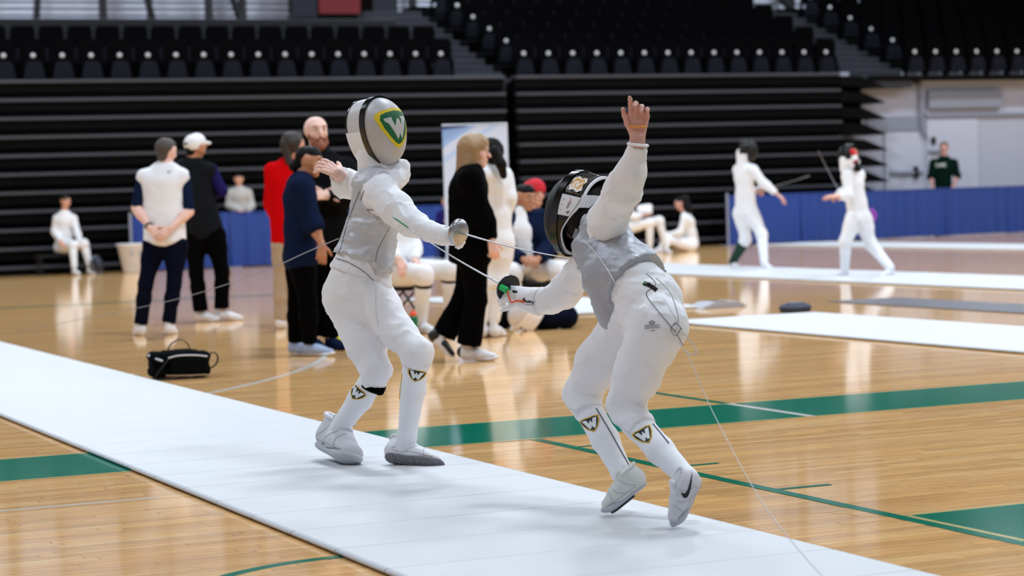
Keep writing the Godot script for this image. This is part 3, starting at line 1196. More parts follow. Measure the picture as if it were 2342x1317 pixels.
func concourse() -> void:
	# bright louvred windows behind the frames of the upper concourse
	var regions := [[2.0, 16.5, 5.0, 8.5], [18.9, 20.6, 4.6, 8.5], [28.6, 32.4, 4.6, 8.5]]
	var n := 0
	for r in regions:
		n += 1
		var w := struct("window_%d" % n, box(Vector3(r[0], r[2] - 0.4, -50.3), Vector3(r[1], r[3], -50.12)), M.wall_panel)
		w.set_meta("label", "pale louvred window band high behind the seats")
		var slat := obox(Vector3(r[1] - r[0], 0.05, 0.05), 0.006)
		for i in 26:
			put("slat", slat, M.louvre, w, Vector3((r[0] + r[1]) / 2, r[2] - 0.35 + 0.15 * i, -50.08))
	# dark steel posts and braces before them
	var posts := [[11.9, 12.05], [13.0, 13.1], [14.35, 14.5], [15.15, 15.3], [9.4, 9.6], [7.0, 7.2], [19.35, 19.5], [29.7, 29.9], [31.2, 31.3]]
	for p in posts:
		var o := struct("trim_3" if p == posts[0] else part_name(self, "trim_3"), box(Vector3(p[0], 3.4, -49.7), Vector3(p[1], 9.0, -49.5), 0.01), M.steel_frame)
		o.set_meta("label", "dark steel post before the louvred windows")
	for p in [[10.4, 5.0, 10.8, 9.0], [13.1, 5.2, 12.4, 8.0], [15.2, 5.0, 14.3, 8.0], [16.1, 4.6, 17.2, 8.5], [28.6, 6.6, 30.8, 4.7], [30.2, 6.2, 32.0, 4.6]]:
		var o := struct(part_name(self, "trim_4"), tube(PackedVector3Array([Vector3(p[0], p[1], -49.4), Vector3(p[2], p[3], -49.4)]), 0.08, 6), M.steel_frame)
		o.set_meta("label", "dark slanting steel brace before the louvred windows")
	var red := thing("hanging_banner", "dark red banner hung high behind the seats, between navy banners", "banner", Vector3(17.45, 5.5, -49.2))
	put("cloth", obox(Vector3(1.02, 2.6, 0.03), 0.006), M.banner_red, red, Vector3(0, 1.28, 0))
	put("rod", tube(PackedVector3Array([Vector3(-0.6, 2.6, 0), Vector3(0.6, 2.6, 0)]), 0.03, 6), M.steel_frame, red)
	for e in [[16.6, "left"], [18.6, "right"]]:
		var nv := thing("hanging_banner", "navy banner hung high %s of the dark red banner" % e[1], "banner", Vector3(e[0], 5.4, -49.25))
		put("cloth", obox(Vector3(0.62, 2.8, 0.03), 0.006), M.banner_navy, nv, Vector3(0, 1.4, 0))
		put("rod", tube(PackedVector3Array([Vector3(-0.36, 2.8, 0), Vector3(0.36, 2.8, 0)]), 0.03, 6), M.steel_frame, nv)

func shell() -> void:
	for w in [["wall_back", Vector3(-16, 0, -54.5), Vector3(48, 15, -54), M.wall_dark], ["wall_left", Vector3(-16.5, 0, -54.5), Vector3(-16, 15, 16.5), M.wall_panel], ["wall_right", Vector3(48, 0, -54.5), Vector3(48.5, 15, 16.5), M.wall_panel],
			["wall_front", Vector3(-16, 0, 16), Vector3(48, 15, 16.5), M.wall_panel], ["ceiling", Vector3(-16.5, 15, -54.5), Vector3(48.5, 15.4, 16.5), M.ceiling]]:
		struct(w[0], box(w[1], w[2]), w[3])
	# the pale wall past the stands' end, its overhang, door and fittings
	var pale := struct("wall_pale", box(Vector3(25.34, 0, -41.5), Vector3(48, 3.56, -41.1)), M.wall_grey)
	pale.set_meta("label", "pale grey wall past the end of the folded stands")
	put("band", box(Vector3(26.5, 2.28, -41.12), Vector3(27.86, 2.6, -41.06), 0.01), M.wall_band, pale)
	put("pipe", tube(PackedVector3Array([Vector3(27.86, 3.5, -41.0), Vector3(27.9, 2.24, -41.0), Vector3(28.0, 2.14, -41.0)]), 0.045, 8), M.wall_band, pale)
	put("pipe_joint", lathe(Vector3(27.78, 3.28, -41.0), Vector3.UP, [[0.0, 0.0], [0.09, 0.02], [0.09, 0.16], [0.0, 0.18]], 10), M.steel_dark, pale)
	put("vent_box", box(Vector3(28.06, 2.74, -41.2), Vector3(30.0, 3.14, -40.95), 0.02), M.wall_band, pale)
	put("ledge", box(Vector3(28.02, 2.56, -41.12), Vector3(34.0, 2.63, -41.02), 0.01), M.wall_band, pale)
	var door := struct("door_1", box(Vector3(26.95, 0, -41.12), Vector3(27.92, 2.24, -41.05), 0.01), M.wall_panel)
	door.set_meta("label", "pale grey door with a push bar in the pale wall")
	put("push_bar", box(Vector3(27.05, 1.32, -41.05), Vector3(27.9, 1.41, -40.98), 0.02), M.wall_band, door)
	put("lock", box(Vector3(27.66, 1.24, -41.05), Vector3(27.75, 1.5, -40.96), 0.01), M.steel_dark, door)
	var door2 := struct("door_2", box(Vector3(28.05, 0, -41.12), Vector3(29.4, 2.5, -41.05), 0.01), M.wall_panel)
	door2.set_meta("label", "pale grey door behind the man in the dark green shirt")
	put("hinge", box(Vector3(28.14, 1.97, -41.06), Vector3(28.24, 2.13, -40.98), 0.02), M.steel_dark, door2)
	put("closer_bar", box(Vector3(28.06, 1.78, -41.06), Vector3(28.45, 1.85, -40.97), 0.02), M.wall_band, door2)
	# ceiling lamps: each a glowing panel and a light of its size
	var n := 0
	for i in 4:
		for k in 6:
			var p := Vector3(-4.0 + 12.0 * i, 11.5, -44.0 + 10.0 * k)
			var o := thing("ceiling_lamp", "long bright arena lamp, %s row from the far seats, %s from the left wall" % [ordinal(k), ordinal(i)], "lamp", p, "arena lamps under the ceiling")
			put("housing", box(Vector3(-1.05, 0.02, -0.45), Vector3(1.05, 0.2, 0.45), 0.03), M.steel_frame, o)
			put("diffuser", box(Vector3(-1.0, -0.01, -0.4), Vector3(1.0, 0.02, 0.4)), M.lamp_glow, o)
			put("hanger", tube(PackedVector3Array([Vector3(0, 0.2, 0), Vector3(0, 3.5, 0)]), 0.02, 6), M.steel_frame, o)
			var l := AreaLight3D.new()
			l.name = "glow"
			l.area_size = Vector2(2.0, 0.8)
			l.light_color = Color(0.91, 0.955, 1.0)
			l.light_energy = LAMP * [1.1, 1.25, 1.35, 1.45, 0.9, 0.45][k] * [0.75, 1.1, 1.2, 1.0][i]
			l.area_range = 90.0
			l.shadow_enabled = true
			o.add_child(l, true)
			l.position = Vector3(0, -0.03, 0)
			l.rotation.x = -PI / 2
			n += 1

func drapes() -> void:
	for dr in [[9.85, 17.3, -39.42, "blue drape curtain behind the coaches and the walking woman"], [22.0, 36.0, -39.3, "blue drape curtain behind the two far fencers"]]:
		var o := thing("pipe_curtain", dr[3], "curtain", Vector3((dr[0] + dr[1]) / 2, 0, dr[2]))
		var half: float = (dr[1] - dr[0]) / 2
		var count := int(round((dr[1] - dr[0]) / 1.85))
		var w := half * 2 / count
		for i in count:
			var st := new_st()
			st.set_smooth_group(0)
			rng.seed = 100 + i
			var ph := rng.randf() * 6.0
			var n := 60
			var top_pts := []
			for q in n + 1:
				var x := -half + i * w + w * q / n
				var t := float(q) / n
				var z := 0.028 * sin(t * 38.0 + ph) * (0.5 + 0.5 * sin(t * 7.0 + ph * 2.0)) + 0.012 * sin(t * 71.0 + ph)
				top_pts.append(Vector3(x, 0, z))
			for q in n:
				var a: Vector3 = top_pts[q]
				var b: Vector3 = top_pts[q + 1]
				for lev in 4:
					var y1 := 1.0 - 0.245 * lev
					var y0 := 1.0 - 0.245 * (lev + 1)
					var f1 := 0.4 + 0.25 * lev
					var f0 := 0.4 + 0.25 * (lev + 1)
					quad(st, Vector3(a.x, y1, a.z * f1), Vector3(b.x, y1, b.z * f1), Vector3(b.x, y0, b.z * f0), Vector3(a.x, y0, a.z * f0))
					quad(st, Vector3(b.x, y1, b.z * f1 - 0.004), Vector3(a.x, y1, a.z * f1 - 0.004), Vector3(a.x, y0, a.z * f0 - 0.004), Vector3(b.x, y0, b.z * f0 - 0.004))
			put("drape", done(st), M.drape, o)
		for i in count + 1:
			var x := -half + i * w
			put("post", tube(PackedVector3Array([Vector3(x, 0, 0.06 if i == 0 else -0.07), Vector3(x, 1.06 if i == 0 else 0.99, 0.06 if i == 0 else -0.07)]), 0.028 if i == 0 else 0.012, 8), M.pole, o)
			put("foot", obox(Vector3(0.3, 0.012, 0.3), 0.004), M.pole, o, Vector3(x, 0.008, 0.05))
		put("rail", tube(PackedVector3Array([Vector3(-half, 1.0, 0), Vector3(half, 1.0, 0)]), 0.014, 8), M.drape, o)

# ---- prints: small pictures drawn with polygons
func fill(im: Image, pts: Array, c: Color) -> void:
	var w := im.get_width()
	var h := im.get_height()
	var poly := PackedVector2Array()
	for p in pts:
		poly.append(Vector2(p[0] * w, p[1] * h))
	for y in h:
		var xs := []
		for i in poly.size():
			var a := poly[i]
			var b := poly[(i + 1) % poly.size()]
			if (a.y <= y + 0.5) != (b.y <= y + 0.5):
				xs.append(a.x + (y + 0.5 - a.y) / (b.y - a.y) * (b.x - a.x))
		xs.sort()
		for k in range(0, xs.size() - 1, 2):
			var x0 := clampi(int(round(xs[k])), 0, w)
			var x1 := clampi(int(round(xs[k + 1])), 0, w)
			if x1 > x0:
				im.fill_rect(Rect2i(x0, y, x1 - x0, 1), c)

func stroke(im: Image, pts: Array, width: float, c: Color) -> void:
	for i in pts.size() - 1:
		var a := Vector2(pts[i][0], pts[i][1])
		var b := Vector2(pts[i + 1][0], pts[i + 1][1])
		var n := (b - a).normalized().orthogonal() * width / 2.0
		var e := (b - a).normalized() * width * 0.3
		fill(im, [[(a - e + n).x, (a - e + n).y], [(b + e + n).x, (b + e + n).y], [(b + e - n).x, (b + e - n).y], [(a - e - n).x, (a - e - n).y]], c)

func printed(im: Image, rough := 0.6) -> StandardMaterial3D:
	var m := paint(Color.WHITE, rough)
	m.albedo_texture = ImageTexture.create_from_image(im)
	m.transparency = BaseMaterial3D.TRANSPARENCY_ALPHA_SCISSOR
	m.alpha_scissor_threshold = 0.5
	m.texture_repeat = false
	return m

const SHIELD := [[0.01, 0.24], [0.06, 0.11], [0.2, 0.05], [0.5, 0.01], [0.8, 0.05], [0.94, 0.11], [0.99, 0.24], [0.93, 0.48], [0.78, 0.74], [0.62, 0.93], [0.5, 0.99], [0.38, 0.93], [0.22, 0.74], [0.07, 0.48]]
const LETTER := [[0.16, 0.25], [0.36, 0.23], [0.36, 0.3], [0.42, 0.46], [0.5, 0.28], [0.57, 0.28], [0.62, 0.45], [0.66, 0.3], [0.62, 0.23], [0.86, 0.25], [0.83, 0.33], [0.78, 0.36], [0.6, 0.78], [0.54, 0.64], [0.47, 0.78], [0.24, 0.36], [0.18, 0.33]]

func shrunk(pts: Array, k: float) -> Array:
	var o := []
	for p in pts:
		o.append([0.5 + (p[0] - 0.5) * k, 0.44 + (p[1] - 0.44) * k])
	return o

func shield(edge: Color, field: Color, letter: Color, size: int, inner := 0.86) -> StandardMaterial3D:
	var im := Image.create(size, size, false, Image.FORMAT_RGBA8)
	fill(im, SHIELD, edge)
	fill(im, shrunk(SHIELD, inner), field)
	fill(im, LETTER, letter)
	return printed(im)

func draw_prints() -> void:
	M.crest = shield(Color(0.86, 0.76, 0.08), Color(0.02, 0.36, 0.2), Color(0.74, 0.74, 0.74), 256, 0.84)
	var sc := Image.create(192, 128, false, Image.FORMAT_RGBA8)
	var cap := [[0.01, 0.1], [0.2, 0.02], [0.8, 0.02], [0.99, 0.1], [0.93, 0.42], [0.76, 0.75], [0.5, 0.98], [0.24, 0.75], [0.07, 0.42]]
	fill(sc, cap, Color(0.87, 0.68, 0.1))
	fill(sc, shrunk(cap, 0.87), Color(0.05, 0.11, 0.09))
	fill(sc, [[0.14, 0.16], [0.34, 0.16], [0.42, 0.42], [0.5, 0.2], [0.58, 0.42], [0.66, 0.16], [0.86, 0.16], [0.66, 0.74], [0.56, 0.74], [0.5, 0.58], [0.44, 0.74], [0.34, 0.74]], Color(0.9, 0.92, 0.93))
	M.sock_crest = printed(sc)
	var sw := Image.create(128, 96, false, Image.FORMAT_RGBA8)
	var hook := [[0.98, 0.05], [0.5, 0.62], [0.3, 0.8], [0.14, 0.85], [0.05, 0.72], [0.08, 0.5], [0.17, 0.33], [0.14, 0.5], [0.2, 0.6], [0.34, 0.58]]
	fill(sw, hook, Color(0.04, 0.05, 0.08))
	M.hook_dark = printed(sw)
	var sg := Image.create(128, 96, false, Image.FORMAT_RGBA8)
	fill(sg, hook, Color(0.55, 0.56, 0.58))
	M.hook_grey = printed(sg)
	var bd := Image.create(96, 96, false, Image.FORMAT_RGBA8)
	fill(bd, [[0.1, 0.2], [0.3, 0.05], [0.45, 0.12], [0.7, 0.02], [0.95, 0.2], [0.85, 0.5], [0.97, 0.75], [0.7, 0.95], [0.5, 0.85], [0.2, 0.97], [0.05, 0.7], [0.15, 0.45]], Color(0.92, 0.9, 0.88))
	fill(bd, [[0.2, 0.25], [0.34, 0.15], [0.66, 0.12], [0.84, 0.25], [0.76, 0.5], [0.85, 0.7], [0.66, 0.85], [0.3, 0.85], [0.16, 0.66], [0.26, 0.45]], Color(0.82, 0.62, 0.36))
	stroke(bd, [[0.3, 0.3], [0.55, 0.3], [0.6, 0.45], [0.35, 0.5], [0.65, 0.75]], 0.09, Color(0.95, 0.9, 0.84))
	M.badge = printed(bd, 0.4)
	var wp := Image.create(192, 128, false, Image.FORMAT_RGBA8)
	wp.fill(Color(0.9, 0.9, 0.92))
	fill(wp, [[0.06, 0.86], [0.16, 0.56], [0.26, 0.86]], Color(0.1, 0.12, 0.16))
	fill(wp, [[0.12, 0.8], [0.16, 0.68], [0.2, 0.8]], Color(0.85, 0.85, 0.88))
	stroke(wp, [[0.34, 0.62], [0.4, 0.5], [0.44, 0.64], [0.5, 0.5], [0.55, 0.64], [0.62, 0.48], [0.66, 0.62], [0.74, 0.5]], 0.035, Color(0.25, 0.25, 0.4))
	stroke(wp, [[0.6, 0.7], [0.7, 0.56], [0.8, 0.6], [0.92, 0.45]], 0.03, Color(0.72, 0.2, 0.26))
	for x in [0.2, 0.45, 0.75]:
		fill(wp, [[x, 0.14], [x + 0.03, 0.1], [x + 0.06, 0.14], [x + 0.03, 0.2]], Color(0.3, 0.3, 0.33))
	M.mask_panel = printed(wp, 0.4)
	var gl := Image.create(128, 64, false, Image.FORMAT_RGBA8)
	stroke(gl, [[0.06, 0.5], [0.12, 0.75], [0.2, 0.2], [0.26, 0.7], [0.34, 0.45], [0.4, 0.7], [0.48, 0.4], [0.52, 0.7], [0.6, 0.45], [0.68, 0.7], [0.8, 0.5]], 0.06, Color(0.12, 0.12, 0.16))
	stroke(gl, [[0.3, 0.9], [0.9, 0.84]], 0.05, Color(0.12, 0.12, 0.16))
	M.glove_print = printed(gl)
	var td := Image.create(192, 64, false, Image.FORMAT_RGBA8)
	for x in [0.1, 0.22, 0.34, 0.46, 0.58, 0.7, 0.82, 0.92]:
		stroke(td, [[x, 0.08], [x + 0.03, 0.92]], 0.014, Color(0.6, 0.6, 0.62))
	stroke(td, [[0.04, 0.5], [0.4, 0.42], [0.6, 0.56], [0.96, 0.5]], 0.05, Color(0.6, 0.6, 0.62))
	M.tread = printed(td, 0.7)
	var cr := Image.create(128, 96, false, Image.FORMAT_RGBA8)
	stroke(cr, [[0.36, 0.2], [0.5, 0.08], [0.64, 0.2], [0.5, 0.34], [0.36, 0.2]], 0.06, Color(0.5, 0.5, 0.54))
	for y in [0.5, 0.68]:
		stroke(cr, [[0.12, y], [0.2, y - 0.1], [0.28, y], [0.38, y - 0.1], [0.48, y], [0.58, y - 0.1], [0.7, y], [0.86, y - 0.06]], 0.05, Color(0.52, 0.52, 0.56))
	stroke(cr, [[0.4, 0.88], [0.6, 0.86]], 0.05, Color(0.52, 0.52, 0.56))
	M.breeches_print = printed(cr)
	var sp := Image.create(128, 56, false, Image.FORMAT_RGBA8)
	stroke(sp, [[0.2, 0.15], [0.08, 0.3], [0.16, 0.5], [0.28, 0.6], [0.2, 0.85], [0.06, 0.8]], 0.11, Color(0.8, 0.84, 0.8))
	stroke(sp, [[0.42, 0.85], [0.42, 0.2], [0.55, 0.6], [0.68, 0.2], [0.68, 0.85]], 0.09, Color(0.8, 0.84, 0.8))
	stroke(sp, [[0.95, 0.2], [0.8, 0.2], [0.8, 0.85], [0.95, 0.85]], 0.09, Color(0.8, 0.84, 0.8))
	M.shirt_print = printed(sp)

# ---- the mask: a wire dome, a rim, a side wall
func egg(p: float) -> Vector2:                          # p from the crown round; x to the wearer's right as seen from behind
	var c := cos(p)
	return Vector2(0.112 * sin(p) * clampf(0.9 + 0.14 * c, 0.7, 1.0), 0.155 * c)

var egg_taper := 0.0                                   # how much shallower the wall is towards the chin

func egg_strip(c: Vector3, f: Vector3, u: Vector3, p0: float, p1: float, s0: float, f0: float, s1: float, f1: float, thick: float, n := 40) -> ArrayMesh:
	var r := f.cross(u)
	var st := new_st()
	st.set_smooth_group(1)
	var whole := absf(p1 - p0) > TAU - 0.01
	var at_ := func(p: float, s: float, d: float, grow: float) -> Vector3:
		var e := egg(p)
		if egg_taper > 0.0 and d < -0.03:
			d *= lerpf(1.0, 1.0 - egg_taper, smoothstep(1.25, 2.3, minf(absf(p), TAU - absf(p))))
		return c + (r * e.x + u * e.y) * (s + grow / 0.12) + f * d
	for i in n:
		var a := lerpf(p0, p1, float(i) / n)
		var b := lerpf(p0, p1, float(i + 1) / n)
		var t0 := float(i) / n
		quad(st, at_.call(a, s0, f0, thick), at_.call(b, s0, f0, thick), at_.call(b, s1, f1, thick), at_.call(a, s1, f1, thick), Rect2(t0, 0, 1.0 / n, 1))
		st.set_smooth_group(2)
		quad(st, at_.call(b, s0, f0, 0.0), at_.call(a, s0, f0, 0.0), at_.call(a, s1, f1, 0.0), at_.call(b, s1, f1, 0.0), Rect2(t0, 0, 1.0 / n, 1))
		st.set_smooth_group(3)
		quad(st, at_.call(a, s0, f0, 0.0), at_.call(b, s0, f0, 0.0), at_.call(b, s0, f0, thick), at_.call(a, s0, f0, thick))
		quad(st, at_.call(a, s1, f1, thick), at_.call(b, s1, f1, thick), at_.call(b, s1, f1, 0.0), at_.call(a, s1, f1, 0.0))
		st.set_smooth_group(1)
	if not whole:
		st.set_smooth_group(-1)
		quad(st, at_.call(p0, s0, f0, 0.0), at_.call(p0, s0, f0, thick), at_.call(p0, s1, f1, thick), at_.call(p0, s1, f1, 0.0))
		quad(st, at_.call(p1, s0, f0, thick), at_.call(p1, s0, f0, 0.0), at_.call(p1, s1, f1, 0.0), at_.call(p1, s1, f1, thick))
	return done(st)

func dome_point(c: Vector3, f: Vector3, u: Vector3, x: float, y: float, grow: float, deep := 0.125) -> Vector3:
	# x, y in the rim's plane
	var r := f.cross(u)
	var p := atan2(x / 0.112, y / 0.155)
	var e := egg(p)
	var q := clampf(Vector2(x, y).length() / e.length(), 0.0, 1.0)
	var h := deep * pow(1.0 - pow(q, 2.3), 0.5)
	return c + r * x + u * y + f * (h + grow)

func dome(c: Vector3, f: Vector3, u: Vector3, deep := 0.125, grow := 0.0) -> ArrayMesh:
	var st := new_st()
	st.set_smooth_group(0)
	var rings := 14
	var n := 40
	var P := func(i: int, k: int) -> Vector3:
		var q := sin(PI / 2.0 * i / rings)
		var e := egg(TAU * k / n) * q * (1.0 + grow * 8.0)
		return dome_point(c, f, u, e.x, e.y, grow, deep) if i < rings else c + f.cross(u) * e.x + u * e.y
	for i in rings:
		for k in n:
			quad(st, P.call(i, k + 1), P.call(i, k), P.call(i + 1, k), P.call(i + 1, k + 1))
	return done(st)

func dome_print(c: Vector3, f: Vector3, u: Vector3, mid: Vector2, w: float, h: float, tilt: float, deep := 0.125) -> ArrayMesh:
	var st := new_st()
	st.set_smooth_group(0)
	var n := 20
	var P := func(i: int, j: int) -> Vector3:
		# x runs the other way for someone who faces the mask
		var v := Vector2((float(i) / n - 0.5) * w, (0.5 - float(j) / n) * h).rotated(tilt)
		return dome_point(c, f, u, mid.x - v.x, mid.y + v.y, 0.002, deep)
	for j in n:
		for i in n:
			quad(st, P.call(i, j), P.call(i + 1, j), P.call(i + 1, j + 1), P.call(i, j + 1), Rect2(float(i) / n, float(j) / n, 1.0 / n, 1.0 / n))
	return done(st)

func foil(called: String, label: String, guard: Vector3, tip: Vector3, tape: float, grip_len := 0.11) -> void:
	var o := thing(called, label, "fencing sword", guard)
	var f := (tip - guard).normalized()
	var L := (tip - guard).length()
	var st := new_st()
	var pts := PackedVector3Array()
	var rad := PackedFloat32Array()
	for i in 17:
		var t := float(i) / 16
		pts.append(f * L * t + Vector3(0, -0.012 * sin(PI * t), 0))
		rad.append(lerpf(0.0042, 0.0021, t))
	put("blade", tube(pts, rad, 6), M.steel, o)
	var prof := []
	for i in 9:
		var a := PI / 2 * i / 8.0
		prof.append([0.056 * cos(a), 0.02 * sin(a)])
	put("guard", lathe(Vector3(0, 0, 0) - f * 0.012, f, [[0.053, -0.0015]] + [[0.058, -0.001]] + prof, 28), M.steel, o)
	put("guard_lining", lathe(-f * 0.0145, -f, [[0.055, -0.001], [0.05, 0.0], [0.0, 0.0035]], 24), M.guard_inside, o)
	var side := f.cross(Vector3.UP).normalized()
	var up := side.cross(f)
	put("grip", tube(curve_pts([-f * 0.012, -f * 0.05 - up * 0.004, -f * 0.09 + up * 0.004, -f * grip_len - up * 0.012], 12), PackedFloat32Array([0.011, 0.012, 0.0125, 0.012, 0.0125, 0.0125, 0.012, 0.012, 0.011, 0.01, 0.009, 0.009, 0.008]), 8), M.steel_dark, o)
	put("point", lathe(f * (L - 0.01), f, [[0.0, -0.004], [0.004, 0.0], [0.004, 0.014], [0.0, 0.016]], 8), M.steel, o)
	if tape > 0.0:
		var tp := PackedVector3Array()
		for i in 9:
			var t := lerpf(1.0 - tape / L, 0.995, i / 8.0)
			tp.append(f * L * t + Vector3(0, -0.012 * sin(PI * t), 0))
		put("point_tape", tube(tp, 0.0034, 6), M.green_tape, o)

func fencer_a() -> void:
	var D := 10.0
	var P := func(x: float, y: float, d := 0.0) -> Vector3: return at(x, y, D + d)
	var o := thing("person", "person in white fencing kit and green-crested mask, sword arm stretched forward", "person")
	o.position = Vector3(P.call(830, 640).x, 0.0, P.call(830, 640).z)
	var away := dirv(0, 0, 1)
	var sh := dirv(-0.3, -0.05, 0.95)                   # from the sword shoulder to the other
	# skin: one continuous figure under the kit
	var b := blob(0.04)
	b.bone(P.call(868, 465), P.call(828, 590), 0.085, 0.085, sh, 1.3)
	b.bone(P.call(828, 590), P.call(815, 660), 0.085, 0.1, sh, 1.2)
	b.bone(P.call(868, 450, -0.12), P.call(842, 430, 0.2), 0.055, 0.055)
	b.bone(P.call(866, 392, 0.03), P.call(866, 450), 0.045, 0.075)
	b.bone(P.call(870, 448, -0.14), P.call(945, 513, -0.33), 0.055, 0.045)
	b.bone(P.call(945, 513, -0.33), P.call(1018, 538, -0.5), 0.042, 0.03)
	b.bone(P.call(838, 428, 0.2), P.call(788, 425, 0.36), 0.052, 0.042)
	b.bone(P.call(788, 425, 0.36), P.call(775, 398, 0.24), 0.042, 0.03)
	b.bone(P.call(800, 680, 0.04), P.call(860, 850, -0.12), 0.075, 0.048)
	b.bone(P.call(860, 850, -0.12), P.call(762, 1005, 0.05), 0.045, 0.03)
	b.bone(P.call(852, 680, -0.05), P.call(953, 808, -0.25), 0.072, 0.048)
	b.bone(P.call(955, 810, -0.25), P.call(932, 1010, -0.2), 0.046, 0.03)
	var hb := blob(0.0055)
	hand(hb, P.call(774, 397, 0.24), dirv(-0.66, 0.38, 0.5), dirv(0.25, 0.4, -0.8), 1.0, 0.95, [0.2, 0.25, 0.3, 0.35, 0.1], 0.13, 0.6)
	hb.bone(P.call(774, 397, 0.24), P.call(782, 412, 0.3), 0.026, 0.032)
	var hd := blob(0.02)
	head_of(hd, P.call(864, 306, 0.02), dirv(0.68, -0.08, -0.73), dirv(-0.12, 0.98, 0.05), 0.86, P.call(864, 400, 0.04))
	net("body", [[b, 0.016], [hb, 0.0035], [hd, 0.012]], M.skin_pale, o)
	# breeches
	var br := blob(0.03, 0.0065, 5.0, Vector3(0.9, 1.8, 0.9))
	br.bone(P.call(822, 606), P.call(814, 668), 0.118, 0.137, sh, 1.12, 2)
	br.bone(P.call(790, 672, 0.04), P.call(815, 672, 0.0), 0.105, 0.11)
	br.bone(P.call(800, 690, 0.03), P.call(836, 785, -0.06), 0.112, 0.092)
	br.bone(P.call(836, 785, -0.06), P.call(860, 845, -0.12), 0.092, 0.068)
	br.bone(P.call(860, 845, -0.12), P.call(853, 882, -0.1), 0.067, 0.064, Vector3.ZERO, 1.0, 1)
	br.bone(P.call(856, 682, -0.07), P.call(914, 765, -0.17), 0.1, 0.079)
	br.bone(P.call(914, 765, -0.17), P.call(957, 806, -0.25), 0.079, 0.065)
	br.bone(P.call(957, 806, -0.25), P.call(950, 839, -0.235), 0.065, 0.064, Vector3.ZERO, 1.0, 1)
	net("breeches", [[br, 0.0095]], M.white_cloth, o)
	for q in [[[830, 868], [855, 884], [890, 882]], [[926, 832], [950, 842], [984, 830]], [[862, 655], [862, 700], [868, 745]]]:
		var pts := []
		for v in q:
			pts.append(P.call(v[0], v[1], -0.1))
		var hl := seam(br, pts, away, 20)
		if hl.size() > 3:
			put("breeches_seam", tube(moved(hl, -o.position), 0.0008, 5), M.seam_pale, o)
	# socks with crest and side stripe
	var sk := blob(0.02)
	sk.bone(P.call(854, 864, -0.11), P.call(824, 912, -0.06), 0.056, 0.054)
	sk.bone(P.call(824, 912, -0.06), P.call(760, 1000, 0.05), 0.054, 0.038)
	sk.bone(P.call(760, 1000, 0.05), P.call(752, 1020, 0.07), 0.038, 0.037)
	net("sock", [[sk, 0.009]], M.sock, o)
	var sk2 := blob(0.02)
	sk2.bone(P.call(951, 832, -0.235), P.call(944, 890, -0.22), 0.058, 0.056)
	sk2.bone(P.call(944, 890, -0.22), P.call(931, 1000, -0.2), 0.056, 0.04)
	sk2.bone(P.call(931, 1000, -0.2), P.call(921, 1026, -0.19), 0.04, 0.04)
	net("sock", [[sk2, 0.009]], M.sock, o)
	patch("sock_crest", sk, P.call(808, 905, -0.3), away, dirv(0.62, 0.75, 0), 0.085, 0.062, M.sock_crest, o)
	patch("sock_crest", sk2, P.call(949, 862, -0.4), away, dirv(0.22, 0.95, 0.1), 0.088, 0.055, M.sock_crest, o)
	var band := blob(0.01)
	band.bone(P.call(856, 874, -0.105), P.call(848, 892, -0.1), 0.0595, 0.0585, Vector3.ZERO, 1.0, 3)
	net("garter", [[band, 0.008]], M.black_cloth, o)
	var base := o.position
	for q in [[0.0, M.thread], [4.0, M.yellow_trim]]:
		put("sock_stripe", tube(moved(seam(sk2, [P.call(922 + q[0], 850), P.call(916 + q[0], 900), P.call(911 + q[0], 950), P.call(907 + q[0], 995)], away, 24), -base), 0.0026, 5), q[1], o)
	# jacket
	var jk := blob(0.04, 0.0075, 6.5, Vector3(1.6, 0.9, 0.8))
	jk.bone(P.call(868, 462), P.call(845, 540), 0.1, 0.1, sh, 1.3)
	jk.bone(P.call(848, 540), P.call(818, 632), 0.1, 0.135, sh, 1.15, 1)
	jk.bone(P.call(858, 590, -0.05), P.call(880, 655, -0.1), 0.075, 0.032)
	jk.bone(P.call(868, 425), P.call(866, 460), 0.07, 0.1, sh, 1.2)
	jk.bone(P.call(868, 440, -0.1), P.call(842, 425, 0.18), 0.075, 0.07)
	jk.bone(P.call(872, 447, -0.14), P.call(905, 476, -0.24), 0.076, 0.07)
	jk.bone(P.call(905, 476, -0.24), P.call(940, 508, -0.33), 0.07, 0.06)
	jk.bone(P.call(940, 508, -0.33), P.call(1004, 536, -0.47), 0.058, 0.041, Vector3.ZERO, 1.0, 1)
	jk.bone(P.call(838, 424, 0.2), P.call(790, 425, 0.36), 0.068, 0.06)
	jk.bone(P.call(790, 420, 0.34), P.call(777, 402, 0.26), 0.058, 0.05, Vector3.ZERO, 1.0, 1)
	net("jacket", [[jk, 0.009]], M.white_cloth, o)
	# the grey conductive vest over it
	var lm := blob(0.03, 0.006, 5.5, Vector3(0.8, 2.6, 0.8))
	lm.bone(P.call(864, 470), P.call(845, 540), 0.114, 0.113, sh, 1.3)
	lm.bone(P.call(845, 540), P.call(826, 596), 0.113, 0.131, sh, 1.2, 1)
	lm.bone(P.call(862, 560, -0.05), P.call(879, 628, -0.115), 0.088, 0.045, Vector3.ZERO, 1.0, 1)
	lm.bone(P.call(858, 418, 0.0), P.call(862, 465), 0.082, 0.11, sh, 1.25)
	lm.bone(P.call(850, 428, -0.04), P.call(842, 422, 0.14), 0.083, 0.078)
	lm.bone(P.call(884, 448, -0.32), P.call(878, 450, -0.14), 0.078, 0.081, Vector3.ZERO, 1.0, 4)     # the armhole
	lm.bone(P.call(893, 395, -0.1), P.call(884, 440, -0.12), 0.05, 0.045, Vector3.ZERO, 1.0, 4)      # the neckline
	net("lame_vest", [[lm, 0.008]], M.lame, o)
	var sm := seam(lm, [P.call(826, 440), P.call(800, 500), P.call(784, 560), P.call(776, 585)], away, 30)
	put("vest_seam", tube(moved(sm, -base), 0.0016, 5), M.thread, o)
